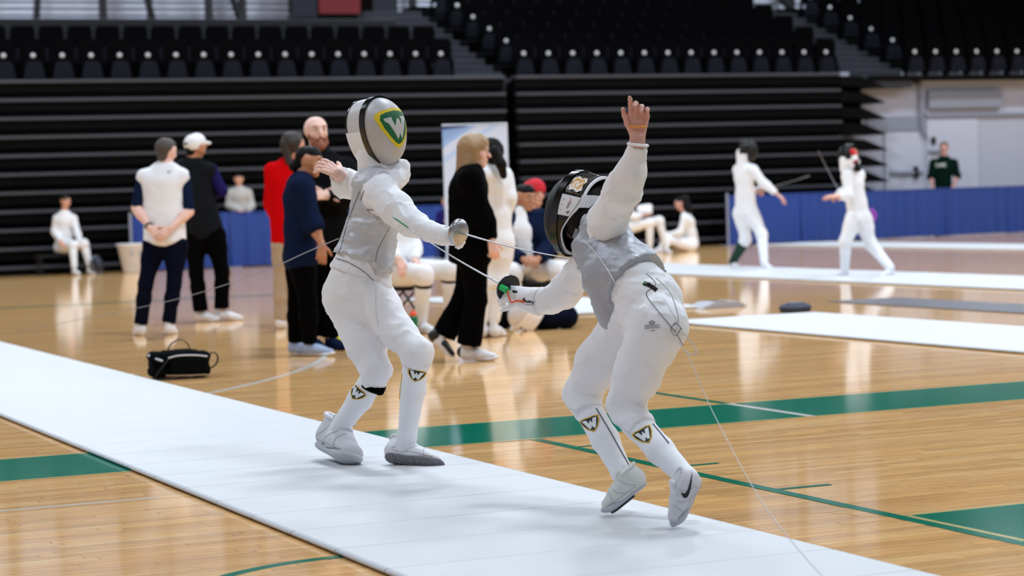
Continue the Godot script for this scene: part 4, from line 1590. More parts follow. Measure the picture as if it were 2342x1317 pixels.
	sm = seam(jk, [P.call(838, 440), P.call(828, 465), P.call(838, 480), P.call(860, 484)], away, 24)
	if sm.size() > 3:
		put("armhole_seam", tube(moved(sm, -base), 0.002, 5), M.thread, o)
	sm = seam(lm, [P.call(905, 505), P.call(885, 540), P.call(868, 575), P.call(864, 600)], away, 24)
	if sm.size() > 3:
		put("vest_seam", tube(moved(sm, -base), 0.0014, 5), M.thread, o)
	sm = seam(jk, [P.call(770, 590), P.call(800, 600), P.call(835, 620), P.call(862, 645), P.call(878, 665)], away, 24)
	if sm.size() > 3:
		put("jacket_hem", tube(moved(sm, -base), 0.0018, 5), M.thread, o)
	# gauntlet glove closed on the grip
	var gv := blob(0.012, 0.002, 20.0)
	gv.bone(P.call(978, 528, -0.42), P.call(1012, 538, -0.5), 0.048, 0.042, Vector3.ZERO, 1.0, 2)
	gv.bone(P.call(1012, 538, -0.5), P.call(1030, 540, -0.55), 0.043, 0.04)
	var wr: Vector3 = P.call(1014, 537, -0.5)
	hand(gv, wr, dirv(0.85, 0.02, -0.5), dirv(0.1, 0.55, 0.3), -1.0, 0.82, [1.0, 1.05, 1.1, 1.15, 0.6], 0.02, 0.4)
	net("glove", [[gv, 0.0055]], M.white_cloth, o)
	# mask
	var f := dirv(0.67, 0.02, -0.74)
	var u := dirv(-0.27, 0.96, 0.0)
	u = (u - f * u.dot(f)).normalized()
	var c: Vector3 = P.call(872, 302) - base
	var mk := Node3D.new()
	mk.name = "mask"
	o.add_child(mk, true)
	put("wire_dome", dome(c, f, u), M.mask_mesh, mk)
	put("crest", dome_print(c, f, u, Vector2(0.002, 0.012), 0.172, 0.185, -0.06), M.crest, mk)
	put("rim", egg_strip(c, f, u, 0, TAU, 1.0, 0.016, 1.0, -0.016, 0.007, 56), M.black_gloss, mk)
	put("side_wall", egg_strip(c, f, u, -2.05, 2.05, 0.99, -0.014, 0.95, -0.115, 0.004), M.mask_wall, mk)
	put("back_trim", egg_strip(c, f, u, -2.05, 2.05, 0.955, -0.113, 0.95, -0.121, 0.006), M.black_gloss, mk)
	put("side_bib", egg_strip(c, f, u, 1.45, 4.83, 1.005, -0.012, 0.99, -0.12, 0.006), M.bib, mk)
	put("rim_tag", egg_strip(c, f, u, 2.92, 3.16, 1.01, 0.014, 1.01, -0.014, 0.0095, 6), M.green_light, mk)
	var rv := new_st()
	var r := f.cross(u)
	for q in [[-1.72, -0.05], [-1.78, -0.075], [-1.85, -0.04], [-1.92, -0.06]]:
		var e := egg(q[0])
		lathe_into(rv, c + (r * e.x + u * e.y) * 1.05 + f * q[1], (r * e.x + u * e.y).normalized(), [[0.0, -0.01], [0.004, -0.01], [0.004, 0.001], [0.0, 0.003]], 8)
	put("rivets", done(rv), M.steel, mk)
	var bb := blob(0.045, 0.006, 8.0)
	bb.bone(P.call(846, 352, 0.03), P.call(852, 388, 0.03), 0.062, 0.066)
	bb.bone(P.call(862, 398, 0.03), P.call(900, 406, 0.0), 0.06, 0.04)
	bb.bone(P.call(916, 384, 0.04), P.call(919, 402, 0.03), 0.045, 0.04)
	bb.bone(P.call(866, 410, 0.02), P.call(900, 417, -0.02), 0.058, 0.042)
	bb.bone(c + base + f * 0.02, c + base - f * 0.1, 0.1, 0.09, Vector3.ZERO, 1.0, 4)
	var bm := net("bib", [[bb, 0.008]], M.bib, mk)
	# shoes
	var h1: Vector3 = P.call(730, 1031, 0.14)
	var t1: Vector3 = ground(808, 1066, 0.022)
	var s1 := shoe(o, h1, t1, dirv(0.48, 0.85, -0.15), M.shoe_grey, M.sole_light, 0.007, 0.1, 1.2)
	patch("shoe_mark", last_upper, h1.lerp(t1, 0.38) + Vector3.UP * 0.045 - away * 0.25, away, dirv(0.35, 0.9, 0), 0.11, 0.06, M.hook_grey, s1)
	laces(s1, o, h1, t1, dirv(0.48, 0.85, -0.15), M.lace, 1.2)
	shoe_trim(s1, o, h1, t1, dirv(0.48, 0.85, -0.15), 1.2, 1.0, M.lace_dark, M.shoe_white)
	var h2: Vector3 = P.call(878, 1052, -0.2)
	var t2: Vector3 = P.call(1014, 1074, -0.27)
	var s2 := shoe(o, h2, t2, dirv(0.26, 0.7, 0.6), M.shoe_white, M.sole_grey, 0.007, 0.1, 1.15)
	laces(s2, o, h2, t2, dirv(0.26, 0.7, 0.6), M.lace, 1.15)
	patch("tread", last_sole, h2.lerp(t2, 0.5) - dirv(0.26, 0.7, 0.6) * 0.2, dirv(0.26, 0.7, 0.6), (t2 - h2).cross(dirv(0.26, 0.7, 0.6)), 0.25, 0.085, M.tread, s2, 24)
	shoe_trim(s2, o, h2, t2, dirv(0.26, 0.7, 0.6), 1.15, 1.0, M.lace_dark, M.shoe_white)
	foil("foil", "steel foil in the outstretched glove of the crest-masked fencer", P.call(1053, 532, -0.6), P.call(1340, 596, -1.12), 0.0)
	# the reel line from this fencer's back
	var cb := thing("reel_cable", "thin grey cable running from the crest-masked fencer's back past the coaches' legs", "cable", base)
	put("cable", tube(moved(curve_pts([P.call(775, 545, 0.15), P.call(700, 577, 0.9), P.call(600, 622, 2.2), P.call(500, 656, 3.6), P.call(400, 685, 5.0), P.call(300, 707, 6.4), P.call(150, 737, 8.6), P.call(30, 760, 10.2)], 56), -base), 0.0024, 6), M.wire, cb)

func fencer_b() -> void:
	var D := 8.2
	var P := func(x: float, y: float, d := 0.0) -> Vector3: return at(x, y, D + d)
	var o := thing("person", "person in white fencing kit seen from behind, bare hand raised high, black mask", "person")
	o.position = Vector3(P.call(1485, 700).x, 0.0, P.call(1485, 700).z)
	var base := o.position
	var away := dirv(0, 0, 1)
	var sh := dirv(-0.45, -0.55, 0.7)
	var b := blob(0.04)
	b.bone(P.call(1376, 560, 0.27), P.call(1425, 632, 0.12), 0.08, 0.08, sh, 1.2)
	b.bone(P.call(1425, 635, 0.12), P.call(1480, 692, 0.01), 0.075, 0.085)
	b.bone(P.call(1388, 505, 0.12), P.call(1350, 598, 0.42), 0.05, 0.05)
	b.bone(P.call(1358, 520, 0.34), P.call(1376, 555, 0.27), 0.05, 0.075)
	b.bone(P.call(1388, 500, 0.12), P.call(1424, 442, -0.1), 0.055, 0.045)
	b.bone(P.call(1424, 442, -0.1), P.call(1458, 318, -0.22), 0.034, 0.027)
	b.bone(P.call(1348, 602, 0.45), P.call(1262, 682, 0.6), 0.048, 0.04)
	b.bone(P.call(1262, 682, 0.6), P.call(1195, 683, 0.7), 0.036, 0.027)
	b.bone(P.call(1450, 735, 0.1), P.call(1328, 903, 0.3), 0.07, 0.048)
	b.bone(P.call(1328, 903, 0.3), P.call(1430, 1085, 0.03), 0.042, 0.029)
	b.bone(P.call(1505, 738, -0.1), P.call(1430, 930, 0.05), 0.07, 0.048)
	b.bone(P.call(1428, 933, 0.05), P.call(1575, 1098, -0.28), 0.04, 0.028)
	var hb := blob(0.0055)
	hand(hb, P.call(1458, 312, -0.22), dirv(0.06, 0.99, -0.08), dirv(0.12, 0.0, 0.99), 1.0, 0.94, [0.5, 0.85, 0.95, 0.85, 0.1], 0.05, 0.45)
	hb.bone(P.call(1458, 312, -0.22), P.call(1458, 340, -0.207), 0.0255, 0.0285)
	var hd := blob(0.02)
	var hf := dirv(-0.6, 0.1, 0.75)
	var hu := dirv(0.15, 0.97, -0.1)
	head_of(hd, P.call(1342, 488, 0.38), hf, hu, 0.95, P.call(1350, 545, 0.34))
	net("body", [[b, 0.016], [hb, 0.003], [hd, 0.011]], M.skin_rosy, o)
	put("wristband", tube(moved(_ring(P.call(1458, 288, -0.222), dirv(0.03, 0.99, -0.1), 0.0325, dirv(0, 0, 1), 0.82), -base), 0.0042, 6, true), M.wristband, o)
	# breeches
	var br := blob(0.03, 0.0065, 5.0, Vector3(0.9, 1.8, 0.9))
	br.bone(P.call(1455, 655, 0.06), P.call(1486, 695, 0.01), 0.106, 0.118, sh, 1.08)
	br.bone(P.call(1486, 695, 0.01), P.call(1500, 735, -0.03), 0.116, 0.102)
	br.bone(P.call(1466, 735, 0.1), P.call(1508, 742, -0.1), 0.095, 0.097)
	br.bone(P.call(1446, 735, 0.1), P.call(1372, 828, 0.21), 0.105, 0.09)
	br.bone(P.call(1372, 828, 0.21), P.call(1330, 900, 0.3), 0.09, 0.068)
	br.bone(P.call(1330, 900, 0.3), P.call(1348, 948, 0.23), 0.066, 0.06, Vector3.ZERO, 1.0, 1)
	br.bone(P.call(1508, 745, -0.11), P.call(1460, 848, -0.02), 0.106, 0.091)
	br.bone(P.call(1460, 848, -0.02), P.call(1431, 928, 0.05), 0.091, 0.07)
	br.bone(P.call(1431, 928, 0.05), P.call(1470, 985, -0.04), 0.069, 0.058, Vector3.ZERO, 1.0, 1)
	net("breeches", [[br, 0.0085]], M.white_cloth, o)
	patch("breeches_print", br, P.call(1508, 750, -0.6), away, dirv(-0.1, 1, 0), 0.07, 0.045, M.breeches_print, o)
	for q in [[[1300, 940], [1330, 955], [1365, 948]], [[1412, 968], [1440, 990], [1480, 985], [1502, 965]]]:
		var pts := []
		for v in q:
			pts.append(P.call(v[0], v[1], -0.1))
		var hl := seam(br, pts, away, 20)
		if hl.size() > 3:
			put("breeches_seam", tube(moved(hl, -base), 0.0008, 5), M.seam_pale, o)
	# socks
	var s1 := blob(0.02)
	s1.bone(P.call(1345, 935, 0.25), P.call(1384, 1005, 0.15), 0.053, 0.051)
	s1.bone(P.call(1384, 1005, 0.15), P.call(1424, 1082, 0.03), 0.051, 0.039)
	s1.bone(P.call(1424, 1082, 0.03), P.call(1434, 1098, 0.0), 0.039, 0.038)
	net("sock", [[s1, 0.0085]], M.sock, o)
	var s2 := blob(0.02)
	s2.bone(P.call(1462, 975, -0.02), P.call(1510, 1030, -0.13), 0.053, 0.05)
	s2.bone(P.call(1510, 1030, -0.13), P.call(1572, 1094, -0.26), 0.05, 0.037)
	s2.bone(P.call(1572, 1094, -0.26), P.call(1578, 1104, -0.25), 0.037, 0.037)
	net("sock", [[s2, 0.0085]], M.sock, o)
	patch("sock_crest", s1, P.call(1360, 984, -0.2), away, dirv(-0.38, 0.9, 0), 0.08, 0.058, M.sock_crest, o)
	patch("sock_crest", s2, P.call(1487, 1011, -0.45), away, dirv(-0.5, 0.82, 0), 0.08, 0.058, M.sock_crest, o)
	put("sock_stripe", tube(moved(seam(s1, [P.call(1368, 940), P.call(1395, 985), P.call(1420, 1030), P.call(1438, 1062)], away, 24), -base), 0.003, 5), M.thread, o)
	put("sock_stripe", tube(moved(seam(s2, [P.call(1490, 966), P.call(1500, 978), P.call(1512, 993), P.call(1522, 1006)], away, 24), -base), 0.003, 5), M.thread, o)
	# jacket
	var jk := blob(0.035, 0.007, 6.5, Vector3(0.9, 1.6, 0.9))
	jk.bone(P.call(1376, 562, 0.27), P.call(1425, 632, 0.12), 0.096, 0.099, sh, 1.12)
	jk.bone(P.call(1425, 628, 0.12), P.call(1452, 655, 0.06), 0.1, 0.106, sh, 1.08, 1)
	jk.bone(P.call(1392, 507, 0.13), P.call(1350, 595, 0.4), 0.07, 0.07)
	jk.bone(P.call(1366, 530, 0.3), P.call(1375, 555, 0.28), 0.06, 0.09)
	jk.bone(P.call(1390, 497, 0.1), P.call(1424, 437, -0.1), 0.077, 0.066)
	jk.bone(P.call(1424, 437, -0.1), P.call(1441, 395, -0.15), 0.065, 0.055)
	jk.bone(P.call(1441, 395, -0.15), P.call(1459, 330, -0.21), 0.055, 0.037, Vector3.ZERO, 1.0, 1)
	jk.bone(P.call(1345, 602, 0.45), P.call(1290, 668, 0.57), 0.07, 0.062)
	jk.bone(P.call(1290, 668, 0.57), P.call(1258, 686, 0.61), 0.06, 0.052)
	jk.bone(P.call(1258, 686, 0.61), P.call(1215, 690, 0.67), 0.05, 0.042, Vector3.ZERO, 1.0, 1)
	net("jacket", [[jk, 0.0085]], M.white_cloth, o)
	put("cuff", tube(moved(_ring(P.call(1459, 331, -0.21), dirv(0.1, 0.97, -0.1), 0.0345, dirv(0, 0, 1), 1.0), -base), 0.0055, 8, true), M.white_cloth, o)
	# vest
	var lm := blob(0.03, 0.006, 5.5, Vector3(0.8, 2.6, 0.8))
	lm.bone(P.call(1378, 562, 0.26), P.call(1424, 628, 0.13), 0.114, 0.12, sh, 1.15)
	lm.bone(P.call(1424, 618, 0.13), P.call(1458, 650, 0.06), 0.12, 0.128, sh, 1.1, 1)
	lm.bone(P.call(1378, 640, 0.14), P.call(1400, 705, 0.1), 0.08, 0.062)
	lm.bone(P.call(1400, 705, 0.1), P.call(1403, 768, 0.08), 0.062, 0.036, Vector3.ZERO, 1.0, 1)
	lm.bone(P.call(1386, 520, 0.2), P.call(1352, 590, 0.4), 0.076, 0.076)
	lm.bone(P.call(1402, 470, -0.1), P.call(1394, 488, 0.06), 0.086, 0.082, Vector3.ZERO, 1.0, 4)
	lm.bone(P.call(1312, 640, 0.6), P.call(1334, 612, 0.5), 0.066, 0.068, Vector3.ZERO, 1.0, 4)
	lm.bone(P.call(1352, 495, 0.36), P.call(1360, 520, 0.32), 0.05, 0.045, Vector3.ZERO, 1.0, 4)
	net("lame_vest", [[lm, 0.0075]], M.lame_b, o)
	var sm := seam(lm, [P.call(1338, 545), P.call(1370, 585), P.call(1400, 635), P.call(1420, 680)], away, 30)
	put("vest_seam", tube(moved(sm, -base), 0.0022, 5), M.white_cloth, o)
	sm = seam(lm, [P.call(1486, 618), P.call(1455, 628), P.call(1430, 648), P.call(1420, 690), P.call(1418, 760)], away, 40)
	if sm.size() > 4:
		put("vest_piping", tube(moved(sm, -base), 0.0038, 6), M.lame, o)
	# sword glove
	var gv := blob(0.012, 0.002, 20.0)
	gv.bone(P.call(1240, 690, 0.635), P.call(1202, 684, 0.69), 0.06, 0.048, Vector3.ZERO, 1.0, 2)
	gv.bone(P.call(1202, 684, 0.69), P.call(1182, 676, 0.72), 0.044, 0.04)
	hand(gv, P.call(1200, 684, 0.69), dirv(-0.8, 0.25, 0.35), dirv(0.25, 0.35, -0.85), -1.0, 0.92, [0.9, 0.95, 1.0, 1.05, 0.5], 0.02, 0.55)
	net("glove", [[gv, 0.005]], M.white_cloth, o)
	patch("glove_print", gv, P.call(1212, 690, 0.3), away, dirv(0.1, 1, 0), 0.075, 0.035, M.glove_print, o)
	# mask, tipped back: we look into its open back
	var f := dirv(-0.66, 0.16, 0.72)
	var u := dirv(0.27, 0.96, 0.05)
	u = (u - f * u.dot(f)).normalized()
	var r := f.cross(u)
	var c: Vector3 = P.call(1314, 487, 0.42) - base
	var mk := Node3D.new()
	mk.name = "mask"
	o.add_child(mk, true)
	egg_taper = 0.72
	put("wire_dome", dome(c, f, u), M.mask_dark, mk)
	put("rim", egg_strip(c, f, u, 0, TAU, 1.03, 0.018, 1.05, -0.02, 0.007, 56), M.black_gloss, mk)
	put("side_wall", egg_strip(c, f, u, -PI, PI, 1.03, -0.018, 0.97, -0.125, 0.005), M.black_gloss, mk)
	put("wall_panel", egg_strip(c, f, u, -1.75, -1.26, 1.035, -0.02, 0.985, -0.118, 0.007, 12), M.white_vinyl, mk)
	put("panel_print", egg_strip(c, f, u, -1.73, -1.29, 1.036, -0.024, 0.988, -0.114, 0.0085, 12), M.mask_panel, mk)
	put("sticker", egg_strip(c, f, u, -1.18, -0.62, 1.034, -0.03, 0.985, -0.108, 0.0075, 12), M.badge, mk)
	put("back_piping", egg_strip(c, f, u, 0, TAU, 0.975, -0.122, 0.97, -0.131, 0.008, 56), M.bib, mk)
	put("lining_panel", egg_strip(c, f, u, 0.35, 1.3, 0.9, -0.05, 0.94, -0.12, 0.012, 14), M.white_vinyl, mk)
	put("lining", egg_strip(c, f, u, 0, TAU, 0.93, -0.03, 0.955, -0.12, 0.01, 48), M.black_soft, mk)
	var hair := blob(0.02)
	hair.bone(P.call(1346, 480, 0.36), P.call(1350, 500, 0.34), 0.09, 0.08)
	hair.bone(P.call(1346, 500, 0.34), P.call(1354, 548, 0.31), 0.078, 0.07)
	hair.bone(P.call(1342, 470, 0.38), P.call(1342, 500, 0.36), 0.105, 0.09)
	net("hair", [[hair, 0.01]], M.hair_dark, o)
	egg_taper = 0.0
	# the padded strap behind the head
	var arc := []
	for q in [-1.25, -0.75, -0.25, 0.3, 0.8, 1.25]:
		arc.append(c + r * sin(q) * 0.112 + u * (0.06 - 0.02 * absf(q)) - f * (0.105 + 0.045 * cos(q)))
	put("head_strap", ribbon(curve_pts(arc, 20), u, 0.05, 0.012), M.white_vinyl, mk)
	put("ear_pad", lathe(c - r * 0.05 - u * 0.035 - f * 0.16, -f, [[0.045, -0.02], [0.045, 0.004], [0.038, 0.01], [0.02, 0.004], [0.0, 0.006]], 20), M.lame_b, mk)
	# mask cord with its clip
	put("mask_cord", tube(curve_pts([c - r * 0.1 - u * 0.1 - f * 0.13, c - r * 0.085 - u * 0.13 - f * 0.18, c - r * 0.02 - u * 0.125 - f * 0.2, c + r * 0.02 - u * 0.06 - f * 0.2, c + r * 0.015 - u * 0.02 - f * 0.18], 24), 0.0035, 6), M.wire_clear, mk)
	put("cord_clip", tube(PackedVector3Array([c - r * 0.1 - u * 0.07 - f * 0.14, c - r * 0.1 - u * 0.105 - f * 0.14]), 0.008, 6), M.steel, mk)
	# shoes
	var t1: Vector3 = ground(1384, 1178, 0.022)
	var h1: Vector3 = at(1482, 1110, 8.02)
	var f1 := shoe(o, h1, t1, dirv(-0.5, 0.84, -0.05), M.shoe_cream, M.sole_light, 0.0065, 0.1, 1.25)
	shoe_trim(f1, o, h1, t1, dirv(-0.5, 0.84, -0.05), 1.25, -1.0, M.lace_dark, M.shoe_cream)
	var mid_sole := seam(last_sole, [at(1394, 1172, 8.1), at(1420, 1152, 8.1), at(1448, 1128, 8.1)], away, 16)
	if mid_sole.size() > 3:
		put("arch_stripe", tube(moved(mid_sole, -base), 0.006, 6), M.black_gloss, f1)
	var t2: Vector3 = ground(1546, 1206, 0.022)
	var h2: Vector3 = at(1608, 1098, 7.72)
	var f2 := shoe(o, h2, t2, dirv(-0.78, 0.5, -0.38), M.shoe_grey, M.sole_light, 0.0065, 0.1, 1.3)
	patch("shoe_mark", last_upper, at(1586, 1122, 7.5), away, dirv(-0.73, 0.68, 0), 0.095, 0.06, M.hook_dark, f2)
	laces(f2, o, h2, t2, dirv(-0.78, 0.5, -0.38), M.lace, 1.3)
	shoe_trim(f2, o, h2, t2, dirv(-0.78, 0.5, -0.38), 1.3, -1.0, M.lace_dark, M.shoe_white)
	foil("foil", "steel foil with green-taped tip, held low by the black-masked fencer", P.call(1158, 656, 0.74), P.call(900, 497, 1.38), 0.12)
	# plug at the grip
	var pl := thing("sword_cord", "orange sword cord with bright green plug at the black-masked fencer's glove", "cord", P.call(1160, 660, 0.72))
	put("plug", tube(moved(curve_pts([P.call(1146, 656, 0.70), P.call(1160, 664, 0.68)], 6), -pl.position), 0.014, 8), M.green_light, pl)
	put("cord", tube(moved(curve_pts([P.call(1160, 664, 0.68), P.call(1168, 690, 0.66), P.call(1182, 688, 0.65), P.call(1200, 690, 0.62)], 20), -pl.position), 0.0035, 6), M.orange, pl)
	# clip, looped wires and reel line at the hip
	var wr := thing("scoring_wire", "looped clear wires and black clip at the raised-arm fencer's hip", "cord", base)
	var W := func(list: Array) -> PackedVector3Array:
		var out := []
		for p in list:
			out.append(P.call(p[0], p[1], p[2]))
		return moved(curve_pts(out, 40), -base)
	put("wire", tube(W.call([[1478, 625, -0.12], [1500, 650, -0.17], [1478, 672, -0.2], [1500, 705, -0.22], [1525, 735, -0.22], [1548, 765, -0.2], [1562, 790, -0.2]]), 0.0022, 5), M.wire, wr)
	put("wire", tube(W.call([[1500, 635, -0.14], [1530, 665, -0.17], [1545, 700, -0.2], [1552, 735, -0.2], [1545, 762, -0.22], [1560, 760, -0.2], [1590, 795, -0.25], [1588, 812, -0.28], [1565, 800, -0.25], [1550, 775, -0.22]]), 0.0022, 5), M.wire_clear, wr)
	put("wire_coil", tube(W.call([[1535, 750, -0.24], [1545, 738, -0.24], [1556, 750, -0.24], [1545, 768, -0.24], [1534, 752, -0.24], [1548, 740, -0.25], [1560, 755, -0.25]]), 0.002, 5), M.wire, wr)
	put("clip", tube(W.call([[1474, 648, -0.2], [1488, 654, -0.21], [1502, 664, -0.21]]), 0.009, 8), M.black_gloss, wr)
	put("clip_end", tube(W.call([[1472, 646, -0.2], [1477, 650, -0.2]]), 0.0095, 8), M.green_tape, wr)
	put("blue_plug", tube(W.call([[1532, 666, -0.05], [1545, 660, -0.03]]), 0.006, 8), M.blue_plastic, wr)
	var cb := thing("reel_cable", "thin clear cable falling from the raised-arm fencer's hip to the bottom edge", "cable", base)
	put("cable", tube(W.call([[1568, 800, -0.22], [1590, 850, -0.3], [1622, 925, -0.42], [1660, 1000, -0.6], [1705, 1085, -0.85], [1765, 1180, -1.3], [1880, 1317, -2.2], [2050, 1480, -3.2]]), 0.0017, 6), M.wire_clear, cb)

func _ring(c: Vector3, axis: Vector3, r: float, flat_axis: Vector3, flat: float) -> PackedVector3Array:
	var u := axis.cross(Vector3.UP if absf(axis.y) < 0.9 else Vector3.RIGHT).normalized()
	var v := axis.cross(u)
	var out := PackedVector3Array()
	for i in 28:
		var o := (u * cos(TAU * i / 28) + v * sin(TAU * i / 28)) * r
		o -= flat_axis * o.dot(flat_axis) * (1.0 - flat)
		out.append(c + o)
	return out

# ---- everyone else, each posed where they stand
func wear_mask(o: Node3D, c: Vector3, f: Vector3, u: Vector3, dome_mat: Material) -> Node3D:
	f = f.normalized()
	u = (u - f * u.dot(f)).normalized()
	var mk := Node3D.new()
	mk.name = "mask"
	o.add_child(mk, true)
	c -= o.position
	put("wire_dome", dome(c, f, u), dome_mat, mk)
	put("rim", egg_strip(c, f, u, 0, TAU, 1.0, 0.014, 1.0, -0.014, 0.007, 32), M.black_gloss, mk)
	put("side_wall", egg_strip(c, f, u, -2.05, 2.05, 0.99, -0.014, 0.95, -0.115, 0.004, 24), M.mask_wall if dome_mat == M.mask_mesh else dome_mat, mk)
	put("bib", egg_strip(c, f, u, 1.9, 4.38, 1.02, 0.0, 0.95, -0.12, 0.02, 20), M.bib, mk)
	return mk

func kit(o: Node3D, j: Dictionary, s: float, cell: float, sock: Material, plain: Material) -> void:
	trousers(o, j, s, plain, cell, "breeches", 0.022, 0.006, 0.2, 0.005)
	top(o, j, s, plain, cell, "jacket", 0.96, 0.022, true, 0.005)
	for sd in ["l", "r"]:
		var b := blob(0.02)
		leg(b, j, sd, s, 0.015, false, 1.0)
		net("sock", [[b, cell]], sock, o)

func feet(o: Node3D, j: Dictionary, upper: Material, sole: Material, size := 0.28, cell := 0.012, level := 0.003) -> void:
	# lq/rq to lt/rt says which way each foot points; it stands under its ankle
	var look := dirv(0, 0, 1)
	look = Vector3(look.x, 0, look.z).normalized()
	for sd in ["l", "r"]:
		var h: Vector3 = j[sd + "q"]
		var t: Vector3 = j[sd + "t"]
		if not (h.y > 0.05 or t.y > 0.05):
			var d := t - h
			d.y = 0.0
			d -= look * d.dot(look) * 0.6
			d = d.normalized()
			h = Vector3(j[sd + "a"].x, level, j[sd + "a"].z) - d * size * 0.2
			t = h + d * size
		shoe(o, h, t, Vector3.UP, upper, sole, cell, maxf(0.085, minf(0.2, j[sd + "a"].y + 0.02)))

func crowd() -> void:
	coach_white_vest()
	coach_black_vest()
	coach_red()
	coach_bald()
	coach_navy()
	walker()
	standing_fencer()
	jacket_man()
	beanie()
	seated_fencer()
	far_fencers()
	far_sitters()

func on_floor(j: Dictionary, spots: Dictionary) -> void:
	for key in spots:
		var v: Array = spots[key]
		j[key] = ground(v[0], v[1], v[2] if v.size() > 2 else 0.004)

func coach_white_vest() -> void:
	var j := pose(20.45, {"head": [380, 347, 0.0], "neck": [378, 378, 0], "chest": [374, 420, 0], "pelvis": [377, 548, 0], "ls": [327, 405, 0], "rs": [421, 404, 0], "le": [312, 476, -0.02], "re": [432, 484, -0.02],
		"lw": [343, 521, -0.16], "rw": [388, 522, -0.18], "lh": [353, 562, 0], "rh": [403, 562, 0], "lk": [333, 650, -0.02], "rk": [398, 650, -0.02], "la": [322, 742, 0.02], "ra": [386, 738, 0.02]})
	on_floor(j, {"lq": [322, 766], "lt": [322, 756], "rq": [381, 766], "rt": [398, 760]})
	var o := thing("person", "person seen from behind in white vest and navy trousers, hands clasped behind back", "person")
	settle(o, j)
	var back := dirv(0, 0.1, -1)
	plain_body(o, j, 1.02, M.skin_pale, 0.024, {"fwd": dirv(0.45, 0.0, 0.88), "lhand": {"n": dirv(-0.2, 0.3, -0.9), "dir": dirv(0.72, -0.6, -0.1), "t": -1.0, "cell": 0.007}, "rhand": {"n": dirv(0.2, 0.3, -0.9), "dir": dirv(-0.72, -0.6, -0.15), "t": 1.0, "cell": 0.007}, "brow": M.hair_grey})
	trousers(o, j, 1.0, M.navy_dark, 0.02, "trousers", 0.012, 0.014)
	var sl := blob(0.03, 0.004)
	for sd in ["l", "r"]:
		sl.bone(j[sd + "s"], j[sd + "e"], 0.062, 0.056, Vector3.ZERO, 1.0, 1)
	sl.bone(j.ls, j.rs, 0.06, 0.06)
	net("sleeves", [[sl, 0.018]], M.navy_cloth, o)
	var v := top(o, j, 1.0, M.white_far, 0.018, "vest", 0.0, 0.03, false, 0.004, 1.06)
	patch("back_emblem", v, at(371, 386, 19.9), dirv(0, 0, 1), dirv(0, 1, 0), 0.045, 0.05, M.hook_dark, o, 8)
	hair_cap(o, j.head, dirv(0.45, 0, 0.88), (j.head - j.neck).normalized(), 1.02, M.hair_grey)
	put("wristwatch", tube(moved(_ring(j.lw.lerp(j.le, 0.1), (j.lw - j.le).normalized(), 0.034, Vector3.UP, 1.0), -o.position), 0.009, 6, true), M.black_gloss, o)
	feet(o, j, M.shoe_white, M.shoe_white)

func coach_black_vest() -> void:
	var j := pose(22.5, {"head": [447, 337, 0.0], "neck": [440, 366, 0], "chest": [438, 415, 0], "pelvis": [466, 532, 0], "ls": [411, 384, -0.06], "rs": [482, 389, 0.02], "le": [420, 448, 0.18], "re": [507, 437, 0.06],
		"lw": [470, 432, 0.26], "rw": [470, 446, 0.3], "lh": [446, 542, 0], "rh": [491, 540, 0], "lk": [449, 625, -0.02], "rk": [508, 622, 0.0], "la": [459, 712, 0.0], "ra": [507, 706, 0.04]})
	on_floor(j, {"lq": [452, 734], "lt": [485, 735], "rq": [497, 731], "rt": [550, 729]})
	var o := thing("person", "person seen from behind in white cap and black vest over purple sleeves", "person")
	settle(o, j)
	var f := dirv(0.75, 0.02, 0.65)
	plain_body(o, j, 1.04, M.skin_tan, 0.024, {"fwd": f, "lhand": {"n": dirv(0, 0.3, 0.9), "cell": 0.008}, "rhand": {"n": dirv(0, 0.3, 0.9), "cell": 0.008}})
	trousers(o, j, 1.04, M.black_cloth, 0.02, "trousers", 0.016, 0.022)
	var sl := blob(0.03, 0.004)
	for sd in ["l", "r"]:
		arm(sl, j, sd, 1.04, 0.016, 0.95, 1)
	sl.bone(j.ls, j.rs, 0.06, 0.06)
	net("sleeves", [[sl, 0.018]], M.purple_sleeve, o)
	top(o, j, 1.04, M.vest_black, 0.018, "vest", 0.0, 0.036, false, 0.006, 1.0)
	hair_cap(o, j.head, f, Vector3.UP, 1.02, M.hair_dark)
	var r := f.cross(Vector3.UP).normalized()
	var c: Vector3 = j.head - o.position + Vector3.UP * 0.035
	var hold := Node3D.new()
	hold.name = "cap"
	o.add_child(hold, true)
	var cb := blob(0.015)
	cb.bone(j.head + Vector3.UP * 0.035 - f * 0.022, j.head + Vector3.UP * 0.055 + f * 0.02, 0.098, 0.09)
	cb.bone(j.head - Vector3.UP * 0.16 + f * 0.03, j.head - Vector3.UP * 0.085 + f * 0.0, 0.13, 0.1, Vector3.ZERO, 1.0, 4)
	net("crown", [[cb, 0.009]], M.white_far, hold)
	var br := blob(0.012)
	br.bone(j.head + Vector3.UP * 0.05 + f * 0.09, j.head + Vector3.UP * 0.045 + f * 0.15, 0.022, 0.018, r, 3.2)
	net("peak", [[br, 0.009]], M.white_far, hold)
	feet(o, j, M.shoe_white, M.shoe_white)

